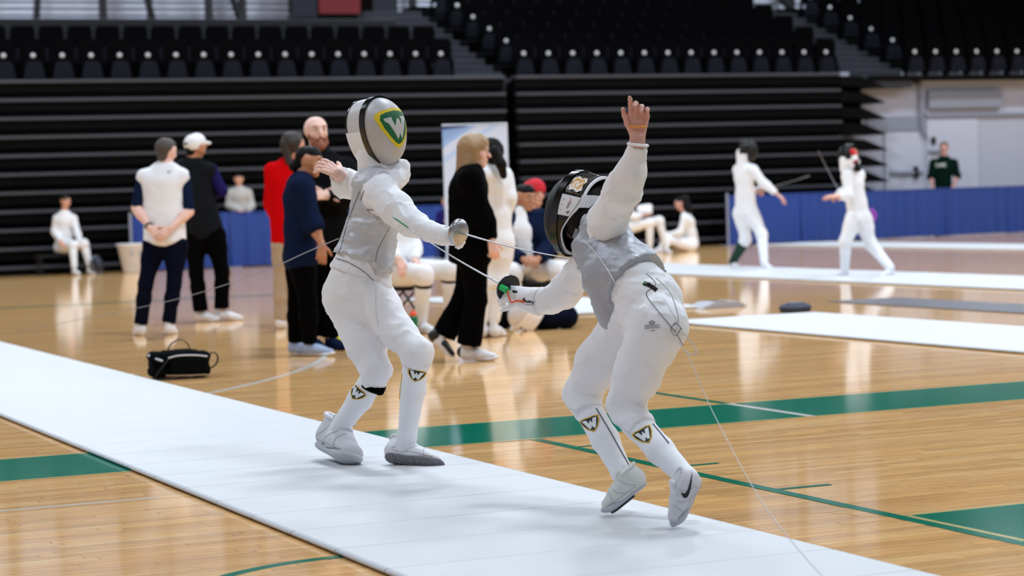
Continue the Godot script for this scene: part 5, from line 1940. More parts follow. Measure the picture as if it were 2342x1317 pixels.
func coach_red() -> void:
	var j := pose(20.8, {"head": [671, 332, 0.0], "neck": [662, 366, 0], "chest": [655, 415, 0], "pelvis": [664, 548, 0], "ls": [622, 390, 0.0], "rs": [694, 388, 0.05], "le": [618, 465, 0.05], "re": [700, 465, 0.1],
		"lw": [640, 520, 0.2], "rw": [690, 520, 0.25], "lh": [646, 560, 0], "rh": [690, 560, 0], "lk": [643, 650, 0.02], "rk": [700, 648, 0.05], "la": [641, 732, 0.04], "ra": [712, 728, 0.08]})
	on_floor(j, {"lq": [640, 752], "lt": [648, 747], "rq": [712, 749], "rt": [726, 745]})
	var o := thing("person", "dark-haired person in red pullover and khaki trousers, behind the woman in navy", "person")
	settle(o, j)
	var f := dirv(0.75, 0.0, 0.65)
	plain_body(o, j, 0.98, M.skin, 0.024, {"fwd": f, "lhand": {"n": dirv(-1, 0, 0.2), "cell": 0.009}, "rhand": {"n": dirv(1, 0, 0.2), "cell": 0.009}})
	trousers(o, j, 0.98, M.khaki, 0.02, "trousers", 0.012, 0.012)
	top(o, j, 0.98, M.red_cloth, 0.018, "pullover", 0.95, 0.024, false, 0.006, 1.05)
	hair_cap(o, j.head, f, Vector3.UP, 1.04, M.hair_brown, 0.03)
	var tail := blob(0.02)
	tail.bone(j.head - f * 0.1 + Vector3.UP * 0.01, at(662, 372, 20.72), 0.045, 0.035)
	net("ponytail", [[tail, 0.01]], M.hair_brown, o)
	feet(o, j, M.shoe_white, M.shoe_white)

func coach_bald() -> void:
	var j := pose(17.75, {"head": [723, 302, 0.0], "neck": [728, 346, 0.02], "chest": [742, 400, 0.0], "pelvis": [738, 560, 0], "ls": [795, 385, 0.05], "rs": [696, 376, 0.0], "le": [800, 455, -0.12], "re": [690, 460, -0.1],
		"lw": [745, 448, -0.28], "rw": [750, 440, -0.24], "lh": [764, 575, 0], "rh": [714, 575, 0], "lk": [760, 680, -0.02], "rk": [712, 680, -0.02], "la": [757, 772, 0.0], "ra": [716, 770, 0.02]})
	on_floor(j, {"lq": [751, 800], "lt": [776, 807], "rq": [716, 795], "rt": [727, 800]})
	var o := thing("person", "bald person with reddish beard in black, arms folded, left of crest-masked fencer", "person")
	settle(o, j)
	var f := dirv(0.42, -0.05, -0.9)
	var u := dirv(-0.08, 1, 0.02)
	plain_body(o, j, 1.06, M.skin_pale, 0.022, {"fwd": f, "up": u, "head_cell": 0.006, "brow": M.hair_red, "lhand": {"n": dirv(0, 0.3, -0.9), "t": 1.0, "cell": 0.007}, "rhand": {"n": dirv(0.1, 0.4, -0.9), "t": 1.0, "cell": 0.007}})
	trousers(o, j, 1.06, M.black_cloth, 0.02, "trousers", 0.014, 0.008)
	top(o, j, 1.06, M.jacket_black, 0.018, "jacket", 0.93, 0.03, false, 0.006, 0.95)
	var bd := blob(0.02, 0.003, 30.0)
	for q in [-1.0, 1.0]:
		var r: Vector3 = f.cross(u) * q
		bd.bone(j.head - u * 0.03 + r * 0.066 + f * 0.02, j.head - u * 0.09 + r * 0.045 + f * 0.06, 0.018, 0.026)
		bd.bone(j.head - u * 0.09 + r * 0.045 + f * 0.06, j.head - u * 0.115 + f * 0.083, 0.026, 0.034)
		bd.bone(j.head - u * 0.045 + f * 0.1, j.head - u * 0.06 + r * 0.04 + f * 0.088, 0.009, 0.014)
	net("beard", [[bd, 0.008]], M.hair_red, o)
	feet(o, j, M.navy_cloth, M.navy_cloth)

func coach_navy() -> void:
	var j := pose(17.1, {"head": [707, 370, 0.0], "neck": [690, 404, 0], "chest": [686, 452, 0], "pelvis": [686, 580, 0], "ls": [680, 425, 0.17], "rs": [690, 428, -0.17], "le": [690, 520, 0.24], "re": [716, 512, -0.2],
		"lw": [716, 565, 0.2], "rw": [736, 560, -0.24], "lh": [684, 592, 0.08], "rh": [690, 592, -0.08], "lk": [680, 692, 0.1], "rk": [704, 690, -0.08], "la": [675, 784, 0.12], "ra": [708, 786, -0.02]})
	on_floor(j, {"lq": [664, 808], "lt": [700, 812], "rq": [696, 812], "rt": [760, 815]})
	var o := thing("person", "woman with dark low bun in navy top and black trousers, standing side-on", "person")
	settle(o, j)
	var f := dirv(0.97, -0.12, -0.15)
	plain_body(o, j, 0.97, M.skin_tan, 0.022, {"fwd": f, "up": dirv(0.12, 0.98, 0.0), "head_cell": 0.006, "lhand": {"n": dirv(0.2, 0, 1), "cell": 0.007}, "rhand": {"n": dirv(0.2, 0.0, -1), "t": -1.0, "cell": 0.006, "dir": dirv(-0.02, -1, -0.05), "bends": [0.5, 0.6, 0.7, 0.8, 0.4]}})
	trousers(o, j, 0.98, M.black_cloth, 0.018, "trousers", 0.016, 0.002)
	top(o, j, 0.98, M.navy_cloth, 0.017, "top", 0.3, 0.034)
	hair_cap(o, j.head, f, dirv(0.12, 0.98, 0), 0.98, M.hair_dark, 0.0, 0.007)
	var bun := blob(0.01, 0.003, 40.0)
	bun.bone(at(680, 374, 17.1), at(672, 381, 17.1), 0.045, 0.042)
	net("bun", [[bun, 0.008]], M.hair_dark, o)
	feet(o, j, M.shoe_blue, M.shoe_white)

func walker() -> void:
	var j := pose(16.1, {"head": [1086, 348, 0.0], "neck": [1079, 386, 0], "chest": [1074, 428, 0], "pelvis": [1080, 570, 0], "ls": [1066, 402, 0.18], "rs": [1076, 410, -0.18], "le": [1092, 490, 0.22], "re": [1106, 492, -0.16],
		"lw": [1115, 550, 0.2], "rw": [1124, 552, -0.2], "lh": [1080, 585, 0.09], "rh": [1082, 585, -0.09], "lk": [1062, 678, 0.1], "rk": [1090, 682, -0.08], "la": [1014, 768, 0.12], "ra": [1072, 790, -0.06]})
	j.lq = at(990, 785, 16.2)
	j.lt = ground(1040, 822, 0.01)
	on_floor(j, {"rq": [1055, 824], "rt": [1126, 824]})
	var o := thing("person", "woman with shoulder-length blond hair, walking in black jacket and flared black trousers", "person")
	settle(o, j)
	var f := dirv(0.98, -0.04, -0.1)
	plain_body(o, j, 0.97, M.skin_pale, 0.022, {"fwd": f, "up": dirv(0.03, 1, 0), "head_cell": 0.006, "brow": M.hair_blond, "lhand": {"n": dirv(0.1, 0, 1), "cell": 0.008}, "rhand": {"n": dirv(0.35, 0.0, -1), "t": -1.0, "cell": 0.006, "dir": dirv(0.25, -0.95, -0.05), "bends": [0.7, 0.8, 0.9, 1.0, 0.4]}})
	var t := blob(0.04, 0.005, 7.0)
	t.bone(j.lh, j.rh, 0.115, 0.115)
	t.bone(j.pelvis, j.pelvis.lerp(j.chest, 0.3), 0.115, 0.11)
	for sd in ["l", "r"]:
		t.bone(j[sd + "h"], j[sd + "k"], 0.11, 0.075)
		t.bone(j[sd + "k"], j[sd + "a"], 0.075, 0.095, Vector3.ZERO, 1.0, 1)
	net("trousers", [[t, 0.017]], M.black_cloth, o)
	var b := blob(0.04, 0.006, 6.0)
	torso(b, j, 0.98, 0.035)
	for sd in ["l", "r"]:
		arm(b, j, sd, 0.98, 0.028, 0.95, 1)
	b.bone(at(1066, 440, 16.1), at(1072, 600, 16.1), 0.13, 0.15, Vector3.ZERO, 1.0, 1)
	net("jacket", [[b, 0.017]], M.black_cloth, o)
	var hr := blob(0.025, 0.004, 28.0, Vector3(1, 0.25, 1))
	var u := dirv(0.03, 1, 0)
	hr.bone(j.head + u * 0.045 - f * 0.03, j.head + u * 0.055 + f * 0.02, 0.092, 0.083)
	hr.bone(j.head + u * 0.02 - f * 0.05, j.head - u * 0.13 - f * 0.065, 0.085, 0.07)
	for q in [-1.0, 1.0]:
		var s: Vector3 = f.cross(u) * q
		hr.bone(j.head + u * 0.03 + s * 0.05, j.head - u * 0.12 + s * 0.06 - f * 0.035, 0.055, 0.045)
	hr.bone(j.head + f * 0.13 - u * 0.01, j.head + f * 0.12 - u * 0.18, 0.07, 0.08, Vector3.ZERO, 1.0, 4)
	net("hair", [[hr, 0.008]], M.hair_blond, o)
	var gl := new_st()
	for q in [-1.0, 1.0]:
		tube_into(gl, _ring(j.head - o.position + f * 0.105 + u * 0.012 + f.cross(u) * q * 0.034, f, 0.021, u, 0.8), 0.0018, 5, true)
		tube_into(gl, PackedVector3Array([j.head - o.position + f * 0.1 + u * 0.016 + f.cross(u) * q * 0.055, j.head - o.position + u * 0.02 + f.cross(u) * q * 0.08]), 0.0018, 5)
	put("glasses", done(gl), M.steel_dark, o)
	feet(o, j, M.shoe_white, M.shoe_white, 0.28, 0.01)
	for sd in ["l", "r"]:                                # dark overlays of the shoes
		var h: Vector3 = j[sd + "q"]
		var tt: Vector3 = j[sd + "t"]
		var g := blob(0.01)
		g.bone(h.lerp(tt, 0.06) + Vector3.UP * 0.06, h.lerp(tt, 0.2) + Vector3.UP * 0.085, 0.045, 0.045)
		g.bone(h.lerp(tt, 0.55) + Vector3.UP * 0.06, h.lerp(tt, 0.9) + Vector3.UP * 0.03, 0.03, 0.02, dirv(0, 0, 1), 1.6)
		net("shoe_overlay", [[g, 0.01]], M.green_dark, o)

func standing_fencer() -> void:
	var j := pose(18.6, {"head": [1124, 350, 0.0], "neck": [1128, 384, 0], "chest": [1132, 425, 0], "pelvis": [1128, 545, 0], "ls": [1112, 400, -0.1], "rs": [1154, 403, 0.05], "le": [1120, 455, 0.2], "re": [1166, 452, 0.0],
		"lw": [1110, 480, 0.35], "rw": [1150, 500, 0.1], "lh": [1112, 556, 0], "rh": [1146, 556, 0], "lk": [1112, 640, 0.0], "rk": [1142, 640, 0.0], "la": [1105, 728, 0.02], "ra": [1130, 728, 0.02]})
	on_floor(j, {"lq": [1102, 752], "lt": [1112, 746], "rq": [1130, 752], "rt": [1142, 747]})
	var o := thing("person", "fencer in white kit with dark ponytail, half hidden behind the walking blond woman", "person")
	settle(o, j)
	var f := dirv(-0.2, 0.0, 0.95)
	plain_body(o, j, 0.97, M.skin, 0.024, {"fwd": f, "lhand": {"n": dirv(0, 0, 1), "cell": 0.009}, "rhand": {"n": dirv(0, 0, 1), "cell": 0.009}})
	kit(o, j, 0.97, 0.02, M.sock, M.white_far)
	hair_cap(o, j.head, f, Vector3.UP, 1.05, M.hair_dark, 0.03)
	var tl := blob(0.02, 0.003, 25.0)
	tl.bone(at(1132, 345, 18.45), at(1146, 375, 18.42), 0.045, 0.045)
	tl.bone(at(1146, 375, 18.42), at(1152, 402, 18.45), 0.045, 0.03)
	net("ponytail", [[tl, 0.01]], M.hair_dark, o)
	feet(o, j, M.shoe_white, M.shoe_white)

func chair_for(called: String, label: String, seat: Vector3, fwd: Vector3, mat: Material) -> void:
	# a plain folding chair; seat is the middle of its seat
	var f := Vector3(fwd.x, 0, fwd.z).normalized()
	var r := f.cross(Vector3.UP)
	var o := thing(called, label, "chair", Vector3(seat.x, 0, seat.z))
	var h := seat.y
	var xf := Transform3D(Basis(r, Vector3.UP, -f), Vector3.ZERO)
	var st := new_st()
	box_into(st, Vector3(-0.21, h - 0.03, -0.2), Vector3(0.21, h, 0.2), 0.012, xf)
	put("seat", done(st), mat, o)
	st = new_st()
	box_into(st, Vector3(-0.21, h + 0.2, 0.24), Vector3(0.21, h + 0.42, 0.265), 0.01, xf)
	put("backrest", done(st), mat, o)
	for q in [-1.0, 1.0]:
		put("leg", tube(PackedVector3Array([xf * Vector3(q * 0.22, 0.0, -0.22), xf * Vector3(q * 0.22, h, 0.04), xf * Vector3(q * 0.22, h + 0.42, 0.25)]), 0.011, 6), M.steel_dark, o)
		put("leg", tube(PackedVector3Array([xf * Vector3(q * 0.2, 0.0, 0.24), xf * Vector3(q * 0.2, h - 0.02, -0.14)]), 0.011, 6), M.steel_dark, o)
	put("crossbar", tube(PackedVector3Array([xf * Vector3(-0.2, 0.12, 0.17), xf * Vector3(0.2, 0.12, 0.17)]), 0.008, 6), M.steel_dark, o)

func jacket_man() -> void:
	var j := pose(20.3, {"head": [1202, 452, -0.05], "neck": [1190, 484, 0], "chest": [1190, 520, 0], "pelvis": [1194, 612, 0.1], "ls": [1238, 500, 0.05], "rs": [1148, 496, 0.0], "le": [1252, 568, -0.05], "re": [1136, 566, -0.08],
		"lw": [1230, 592, -0.35], "rw": [1200, 594, -0.35], "lh": [1216, 614, 0.1], "rh": [1172, 614, 0.1], "lk": [1278, 618, -0.28], "rk": [1172, 622, -0.34], "la": [1276, 712, -0.15], "ra": [1180, 716, -0.22]})
	on_floor(j, {"lq": [1276, 738], "lt": [1296, 746], "rq": [1178, 742], "rt": [1190, 752]})
	var o := thing("person", "seated fencer in open navy jacket and white breeches, hands together, looking down", "person")
	settle(o, j)
	var f := dirv(0.62, -0.22, -0.75)
	plain_body(o, j, 1.0, M.skin_tan, 0.022, {"fwd": f, "up": dirv(0.08, 0.96, -0.15), "head_cell": 0.007, "lhand": {"n": dirv(0.2, 0.6, -0.5), "cell": 0.007, "bends": [0.8, 0.9, 0.9, 1.0, 0.4], "dir": dirv(-0.6, -0.1, -0.5)}, "rhand": {"n": dirv(-0.2, 0.6, -0.5), "t": -1.0, "cell": 0.007, "bends": [0.8, 0.9, 0.9, 1.0, 0.4], "dir": dirv(0.6, -0.1, -0.5)}})
	var kn := trousers(o, j, 1.0, M.white_far, 0.018, "breeches", 0.026, 0.0, 0.22)
	for sd in ["l", "r"]:
		var b := blob(0.02)
		leg(b, j, sd, 1.0, 0.014, false, 1.0)
		net("sock", [[b, 0.014]], M.sock, o)
	var sh := top(o, j, 1.0, M.white_far, 0.018, "fencing_shirt", 0.0, 0.018, false, 0.004)
	var jk := blob(0.03, 0.008, 7.0)
	torso(jk, j, 1.02, 0.042, false)
	for sd in ["l", "r"]:
		arm(jk, j, sd, 1.02, 0.034, 0.93, 1)
	var fr := dirv(0.35, 0, -0.94)
	var ch: Vector3 = j.chest + fr * 0.16
	net("jacket", [[jk, 0.015]], M.navy_cloth, o)
	var ft := blob(0.03, 0.003, 9.0)
	var vw := dirv(0, 0, 1)
	ft.bone(at(1190, 484, 20.215), at(1194, 528, 20.165), 0.055, 0.075, vw, 0.45)
	ft.bone(at(1194, 528, 20.165), at(1204, 604, 20.175), 0.075, 0.08, vw, 0.45)
	net("shirt_front", [[ft, 0.014]], M.white_far, o)
	hair_cap(o, j.head, f, dirv(0.08, 0.96, -0.15), 1.0, M.hair_dark)
	patch("knee_emblem", kn, j.rk + dirv(-0.05, -0.02, -0.3), dirv(0, 0, 1), Vector3.UP, 0.09, 0.09, M.sock_crest, o, 8)
	feet(o, j, M.shoe_white, M.shoe_white)
	chair_for("folding_chair", "dark folding chair under the seated fencer in the navy jacket", Vector3(j.pelvis.x, maxf(0.3, j.pelvis.y - 0.145), j.pelvis.z), fr, M.black_soft)

func beanie() -> void:
	var j := pose(21.6, {"head": [1222, 445, 0.0], "neck": [1224, 482, 0], "chest": [1226, 520, 0], "pelvis": [1226, 615, 0.1], "ls": [1262, 500, 0.0], "rs": [1188, 498, 0.05], "le": [1270, 560, 0], "re": [1180, 560, 0],
		"lw": [1250, 600, -0.25], "rw": [1205, 600, -0.25], "lh": [1246, 620, 0.1], "rh": [1206, 620, 0.1], "lk": [1256, 628, -0.35], "rk": [1208, 628, -0.35], "la": [1258, 708, -0.2], "ra": [1208, 708, -0.2]})
	on_floor(j, {"lq": [1256, 730], "lt": [1262, 740], "rq": [1206, 730], "rt": [1212, 740]})
	var o := thing("person", "person in a bright red beanie and dark clothes sitting behind the navy-jacketed fencer", "person")
	settle(o, j)
	var f := dirv(0.55, -0.1, -0.8)
	plain_body(o, j, 1.0, M.skin, 0.026, {"fwd": f, "lhand": {"n": dirv(0, 0.7, -0.6), "cell": 0.009}, "rhand": {"n": dirv(0, 0.7, -0.6), "cell": 0.009}})
	trousers(o, j, 1.0, M.black_cloth, 0.022)
	top(o, j, 1.0, M.black_cloth, 0.022, "pullover", 0.95, 0.024)
	var b := blob(0.02, 0.003, 20.0)
	b.bone(j.head + Vector3.UP * 0.03 - f * 0.03, j.head + Vector3.UP * 0.06 + f * 0.02, 0.115, 0.1)
	b.bone(j.head - f * 0.05 - Vector3.UP * 0.02, j.head - f * 0.06 - Vector3.UP * 0.08, 0.085, 0.07)
	b.bone(j.head + f * 0.13 - Vector3.UP * 0.03, j.head + f * 0.12 - Vector3.UP * 0.16, 0.08, 0.1, Vector3.ZERO, 1.0, 4)
	net("beanie", [[b, 0.01]], M.beanie, o)
	feet(o, j, M.black_soft, M.black_soft)
	chair_for("folding_chair", "black folding chair under the person in the red beanie", Vector3(j.pelvis.x, maxf(0.3, j.pelvis.y - 0.145), j.pelvis.z), dirv(0.3, 0, -0.95), M.black_soft)

func seated_fencer() -> void:
	var j := pose(19.6, {"head": [905, 465, 0.1], "neck": [905, 502, 0.1], "chest": [908, 535, 0.08], "pelvis": [905, 618, 0.05], "ls": [932, 520, 0.15], "rs": [886, 522, -0.05], "le": [950, 565, 0.1], "re": [890, 575, -0.15],
		"lw": [948, 596, -0.1], "rw": [912, 592, -0.3], "lh": [918, 620, 0.12], "rh": [912, 628, -0.08], "lk": [1028, 616, -0.02], "rk": [970, 626, -0.25], "la": [1030, 722, 0.1], "ra": [962, 738, -0.1]})
	on_floor(j, {"lq": [1020, 744], "lt": [1052, 750], "rq": [955, 760], "rt": [998, 768]})
	var o := thing("person", "seated fencer in white kit whose knees show beside the crest-masked fencer", "person")
	settle(o, j)
	var f := dirv(0.9, -0.2, -0.3)
	plain_body(o, j, 1.0, M.skin_pale, 0.024, {"fwd": f, "lhand": {"n": dirv(0.2, 0.8, 0), "cell": 0.008, "dir": dirv(0.8, -0.4, -0.2)}, "rhand": {"n": dirv(0.2, 0.8, -0.3), "t": -1.0, "cell": 0.008, "dir": dirv(0.3, -0.9, -0.2)}})
	kit(o, j, 1.0, 0.018, M.sock, M.white_far)
	for sd in ["l", "r"]:
		var g := blob(0.01)
		var k: Vector3 = j[sd + "k"]
		var a: Vector3 = j[sd + "a"]
		g.bone(k.lerp(a, 0.2), k.lerp(a, 0.27), 0.078, 0.076, Vector3.ZERO, 1.0, 3)
		net("garter", [[g, 0.014]], M.black_cloth, o)
	hair_cap(o, j.head, f, Vector3.UP, 1.0, M.hair_brown)
	feet(o, j, M.shoe_white, M.shoe_white)
	chair_for("folding_chair", "black chair under the seated fencer whose knees show beside the big fencer", Vector3(j.pelvis.x, maxf(0.3, j.pelvis.y - 0.145), j.pelvis.z), dirv(0.95, 0, -0.25), M.black_soft)

func far_fencers() -> void:
	var j := pose(32.0, {"head": [1711, 343, 0.0], "neck": [1702, 372, 0], "chest": [1702, 405, 0], "pelvis": [1706, 478, 0], "ls": [1688, 388, 0.1], "rs": [1722, 388, -0.15], "le": [1698, 425, 0.1], "re": [1745, 418, -0.2],
		"lw": [1728, 436, 0.15], "rw": [1776, 443, -0.25], "lh": [1695, 488, 0.05], "rh": [1716, 488, -0.05], "lk": [1706, 546, 0.05], "rk": [1742, 534, -0.15], "la": [1676, 598, 0.3], "ra": [1748, 600, -0.35]})
	on_floor(j, {"lq": [1662, 611, 0.024], "lt": [1690, 614, 0.024], "rq": [1740, 615, 0.024], "rt": [1768, 618, 0.024]})
	var o := thing("person", "far fencer with dark wire mask and one dark green sock on white strip", "person")
	settle(o, j)
	var f := dirv(0.9, -0.05, -0.4)
	plain_body(o, j, 1.0, M.skin_rosy, 0.026, {"fwd": f, "face": false, "head_cell": 0.014, "lhand": {"n": dirv(0, 0.5, 0.8), "cell": 0.01, "bends": [1.1, 1.2, 1.2, 1.2, 0.5]}, "rhand": {"n": dirv(0.2, 0.9, -0.3), "t": -1.0, "cell": 0.009, "size": 1.15}})
	kit(o, j, 1.02, 0.022, M.sock, M.white_far)
	var gs := blob(0.02)
	leg(gs, j, "l", 1.02, 0.02, false, 1.0)
	net("green_sock", [[gs, 0.018]], M.green_sock, o)
	wear_mask(o, at(1713, 345, 31.95), f, dirv(-0.02, 1, 0), M.mask_dark)
	var bb := blob(0.03)
	bb.bone(at(1695, 350, 32.0), at(1698, 378, 32.0), 0.07, 0.08)
	net("neck_bib", [[bb, 0.016]], M.white_far, o)
	feet(o, j, M.shoe_white, M.shoe_white, 0.28, 0.016)
	foil("foil", "dark thin foil held by the far fencer with the dark mask", at(1738, 433, 32.15), at(1850, 402, 31.6), 0.0)
	j = pose(28.2, {"head": [1944, 358, 0.0], "neck": [1943, 385, 0], "chest": [1952, 420, 0], "pelvis": [1964, 494, 0], "ls": [1938, 402, -0.15], "rs": [1965, 400, 0.15], "le": [1940, 446, -0.25], "re": [1930, 440, 0.25],
		"lw": [1918, 450, -0.35], "rw": [1915, 446, 0.4], "lh": [1954, 502, -0.06], "rh": [1974, 502, 0.06], "lk": [1934, 550, -0.1], "rk": [1990, 556, 0.05], "la": [1932, 616, 0.15], "ra": [2036, 612, -0.3]})
	on_floor(j, {"lq": [1938, 630, 0.024], "lt": [1920, 632, 0.024], "rq": [2058, 630, 0.024], "rt": [2028, 636, 0.024]})
	o = thing("person", "far fencer facing left in long lunge, red and white mask straps", "person")
	settle(o, j)
	f = dirv(-0.75, -0.1, 0.6)
	plain_body(o, j, 1.0, M.skin, 0.026, {"fwd": f, "face": false, "head_cell": 0.014, "lhand": {"n": dirv(-0.2, 0.9, -0.3), "cell": 0.009, "size": 1.15, "dir": dirv(-0.95, 0.05, -0.1)}, "rhand": {"n": dirv(0, 0.5, 0.8), "cell": 0.01, "bends": [1.1, 1.2, 1.2, 1.2, 0.5]}})
	kit(o, j, 1.0, 0.02, M.sock, M.white_far)
	put("breeches_stripe", tube(PackedVector3Array([at(1966, 505, 28.0) - o.position, at(1972, 535, 28.0) - o.position, at(1988, 565, 28.05) - o.position]), 0.012, 6), M.shoe_grey, o)
	wear_mask(o, at(1938, 358, 28.15), f, dirv(0.03, 1, 0), M.mask_dark)
	put("mask_strap", tube(curve_pts([at(1946, 343, 28.02) - o.position, at(1955, 352, 28.0) - o.position, at(1957, 370, 28.0) - o.position], 10), 0.03, 8), M.beanie, o)
	put("mask_pad", tube(PackedVector3Array([at(1953, 355, 27.97) - o.position, at(1956, 366, 27.97) - o.position]), PackedFloat32Array([0.035, 0.045]), 8), M.white_far, o)
	var tl := blob(0.02)
	tl.bone(at(1950, 370, 28.1), at(1962, 386, 28.05), 0.06, 0.045)
	net("ponytail", [[tl, 0.014]], M.hair_dark, o)
	var bb2 := blob(0.03)
	bb2.bone(at(1930, 366, 28.1), at(1932, 388, 28.1), 0.055, 0.06)
	net("neck_bib", [[bb2, 0.016]], M.white_far, o)
	put("glove_tag", tube(PackedVector3Array([at(1992, 478, 28.25) - o.position, at(2001, 490, 28.25) - o.position, at(1998, 504, 28.25) - o.position]), 0.028, 8), M.purple_tag, o)
	feet(o, j, M.shoe_white, M.shoe_white, 0.28, 0.016)
	foil("foil", "grey foil held upright by the far fencer with the red and white mask straps", at(1919, 436, 28.55), at(1872, 346, 28.3), 0.0)

func far_sitters() -> void:
	# watching from behind the left curtain
	var j := pose(41.17, {"head": [546, 411, 0.0], "neck": [547, 430, 0], "chest": [548, 448, 0], "pelvis": [548, 500, 0.05], "ls": [568, 441, 0.0], "rs": [527, 441, 0.0], "le": [576, 470, 0.0], "re": [523, 470, 0.0],
		"lw": [566, 484, -0.12], "rw": [548, 482, -0.14], "lh": [558, 505, 0.05], "rh": [538, 505, 0.05], "lk": [558, 553, 0.0], "rk": [538, 553, 0.0], "la": [558, 600, 0.05], "ra": [538, 600, 0.05]})
	var o := thing("person", "person in light grey sweatshirt standing behind the blue curtain", "person")
	settle(o, j)
	var f := dirv(0.1, -0.1, -0.98)
	plain_body(o, j, 1.0, M.skin, 0.028, {"fwd": f, "head_cell": 0.011, "lhand": {"n": dirv(0, 0.9, -0.3), "cell": 0.01}, "rhand": {"n": dirv(0, 0.9, -0.3), "cell": 0.01}})
	trousers(o, j, 1.0, M.black_cloth, 0.026)
	top(o, j, 1.0, M.grey_cloth, 0.02, "sweatshirt", 0.96, 0.026)
	hair_cap(o, j.head, f, Vector3.UP, 1.0, M.hair_dark, 0.0, 0.012)
	# the man by the pale wall
	j = pose(47.6, {"head": [2159, 337, 0.0], "neck": [2160, 358, 0], "chest": [2158, 382, 0], "pelvis": [2156, 450, 0], "ls": [2183, 372, 0.0], "rs": [2134, 372, 0.0], "le": [2190, 402, -0.1], "re": [2128, 404, 0.0],
		"lw": [2178, 430, -0.2], "rw": [2134, 430, -0.1], "lh": [2166, 456, 0.0], "rh": [2146, 456, 0.0], "lk": [2166, 502, 0.0], "rk": [2146, 502, 0.0], "la": [2166, 545, 0.0], "ra": [2146, 545, 0.0]})
	o = thing("person", "man in a dark green shirt with pale lettering standing behind the right-hand blue curtain", "person")
	settle(o, j)
	f = dirv(-0.1, -0.1, -0.98)
	plain_body(o, j, 1.05, M.skin_rosy, 0.028, {"fwd": f, "head_cell": 0.012, "lhand": {"n": dirv(0, 0.5, -0.8), "cell": 0.011}, "rhand": {"n": dirv(0, 0.5, -0.8), "cell": 0.011}})
	trousers(o, j, 1.05, M.black_cloth, 0.026)
	var sb := top(o, j, 1.05, M.green_cloth, 0.022, "shirt", 0.1, 0.03)
	patch("shirt_lettering", sb, at(2160, 375, 47.1), dirv(0, 0, 1), Vector3.UP, 0.24, 0.1, M.shirt_print, o, 10)
	hair_cap(o, j.head, f, Vector3.UP, 1.03, M.hair_grey, 0.02, 0.012)
	# two fencers resting by the stands' foot
	j = pose(40.6, {"head": [1446, 458, -0.05], "neck": [1436, 472, 0], "chest": [1430, 485, 0], "pelvis": [1424, 522, 0.15], "ls": [1430, 478, -0.18], "rs": [1436, 480, 0.18], "le": [1448, 496, -0.22], "re": [1452, 498, 0.2],
		"lw": [1468, 492, -0.15], "rw": [1474, 490, 0.1], "lh": [1428, 524, -0.1], "rh": [1430, 522, 0.12], "lk": [1486, 508, -0.12], "rk": [1508, 504, 0.1], "la": [1486, 562, -0.05], "ra": [1520, 556, 0.15]})
	on_floor(j, {"lq": [1482, 574], "lt": [1500, 575], "rq": [1516, 571], "rt": [1534, 572]})
	o = thing("person", "fencer in white kit bent forward on low bench, holding a white cloth", "person")
	settle(o, j)
	f = dirv(0.9, -0.3, -0.3)
	plain_body(o, j, 0.98, M.skin_rosy, 0.028, {"fwd": f, "head_cell": 0.012, "lhand": {"n": dirv(0.2, 0.9, 0), "cell": 0.011}, "rhand": {"n": dirv(0.2, 0.9, 0), "cell": 0.011}})
	kit(o, j, 0.98, 0.026, M.sock, M.white_far)
	hair_cap(o, j.head, f, dirv(0.2, 0.97, 0), 1.12, M.grey_cloth, 0.0, 0.012, "cap")
	feet(o, j, M.shoe_grey, M.shoe_white, 0.28, 0.018)
	var ct := thing("folded_towel", "small white towel in the hands of the bent-forward resting fencer", "towel", at(1474, 480, 40.6))
	var cb := blob(0.03, 0.006, 12.0)
	cb.bone(at(1464, 478, 40.6), at(1484, 475, 40.6), 0.075, 0.07)
	cb.bone(at(1466, 484, 40.55), at(1486, 484, 40.55), 0.05, 0.05)
	net("cloth", [[cb, 0.016]], M.white_far, ct)
	var bn := thing("bench", "low dark bench under the bent-forward resting fencer", "bench", Vector3(at(1428, 560, 40.75).x, 0, at(1428, 560, 40.75).z))
	put("seat", box(Vector3(-0.8, 0.3, -0.2), Vector3(0.22, 0.34, 0.2), 0.01), M.black_soft, bn)
	for q in [[-0.75, -0.16], [0.18, -0.16], [-0.75, 0.16], [0.18, 0.16]]:
		put("leg", tube(PackedVector3Array([Vector3(q[0], 0, q[1]), Vector3(q[0], 0.3, q[1])]), 0.018, 6), M.steel_dark, bn)
	j = pose(41.9, {"head": [1556, 466, 0.0], "neck": [1566, 488, 0], "chest": [1574, 508, 0], "pelvis": [1584, 556, 0.05], "ls": [1566, 500, -0.17], "rs": [1570, 500, 0.17], "le": [1556, 532, -0.2], "re": [1558, 532, 0.2],
		"lw": [1530, 538, -0.12], "rw": [1530, 536, 0.12], "lh": [1580, 562, -0.1], "rh": [1582, 560, 0.12], "lk": [1528, 548, -0.15], "rk": [1526, 540, 0.15], "la": [1520, 570, -0.3], "ra": [1512, 568, 0.1]})
	on_floor(j, {"lq": [1526, 574], "lt": [1506, 577], "rq": [1518, 572], "rt": [1500, 574]})
	o = thing("person", "fencer in white kit with dark hair sitting on the floor, facing left", "person")
	settle(o, j)
	f = dirv(-0.95, -0.1, -0.25)
	plain_body(o, j, 0.98, M.skin_rosy, 0.028, {"fwd": f, "head_cell": 0.011, "lhand": {"n": dirv(0, 0.9, -0.3), "cell": 0.011}, "rhand": {"n": dirv(0, 0.9, 0.3), "cell": 0.011}})
	kit(o, j, 1.02, 0.026, M.sock, M.white_far)
	hair_cap(o, j.head, f, Vector3.UP, 1.02, M.hair_dark, 0.0, 0.011)
	var tl := blob(0.03, 0.004, 20.0)
	tl.bone(at(1566, 456, 41.9), at(1574, 480, 41.85), 0.09, 0.08)
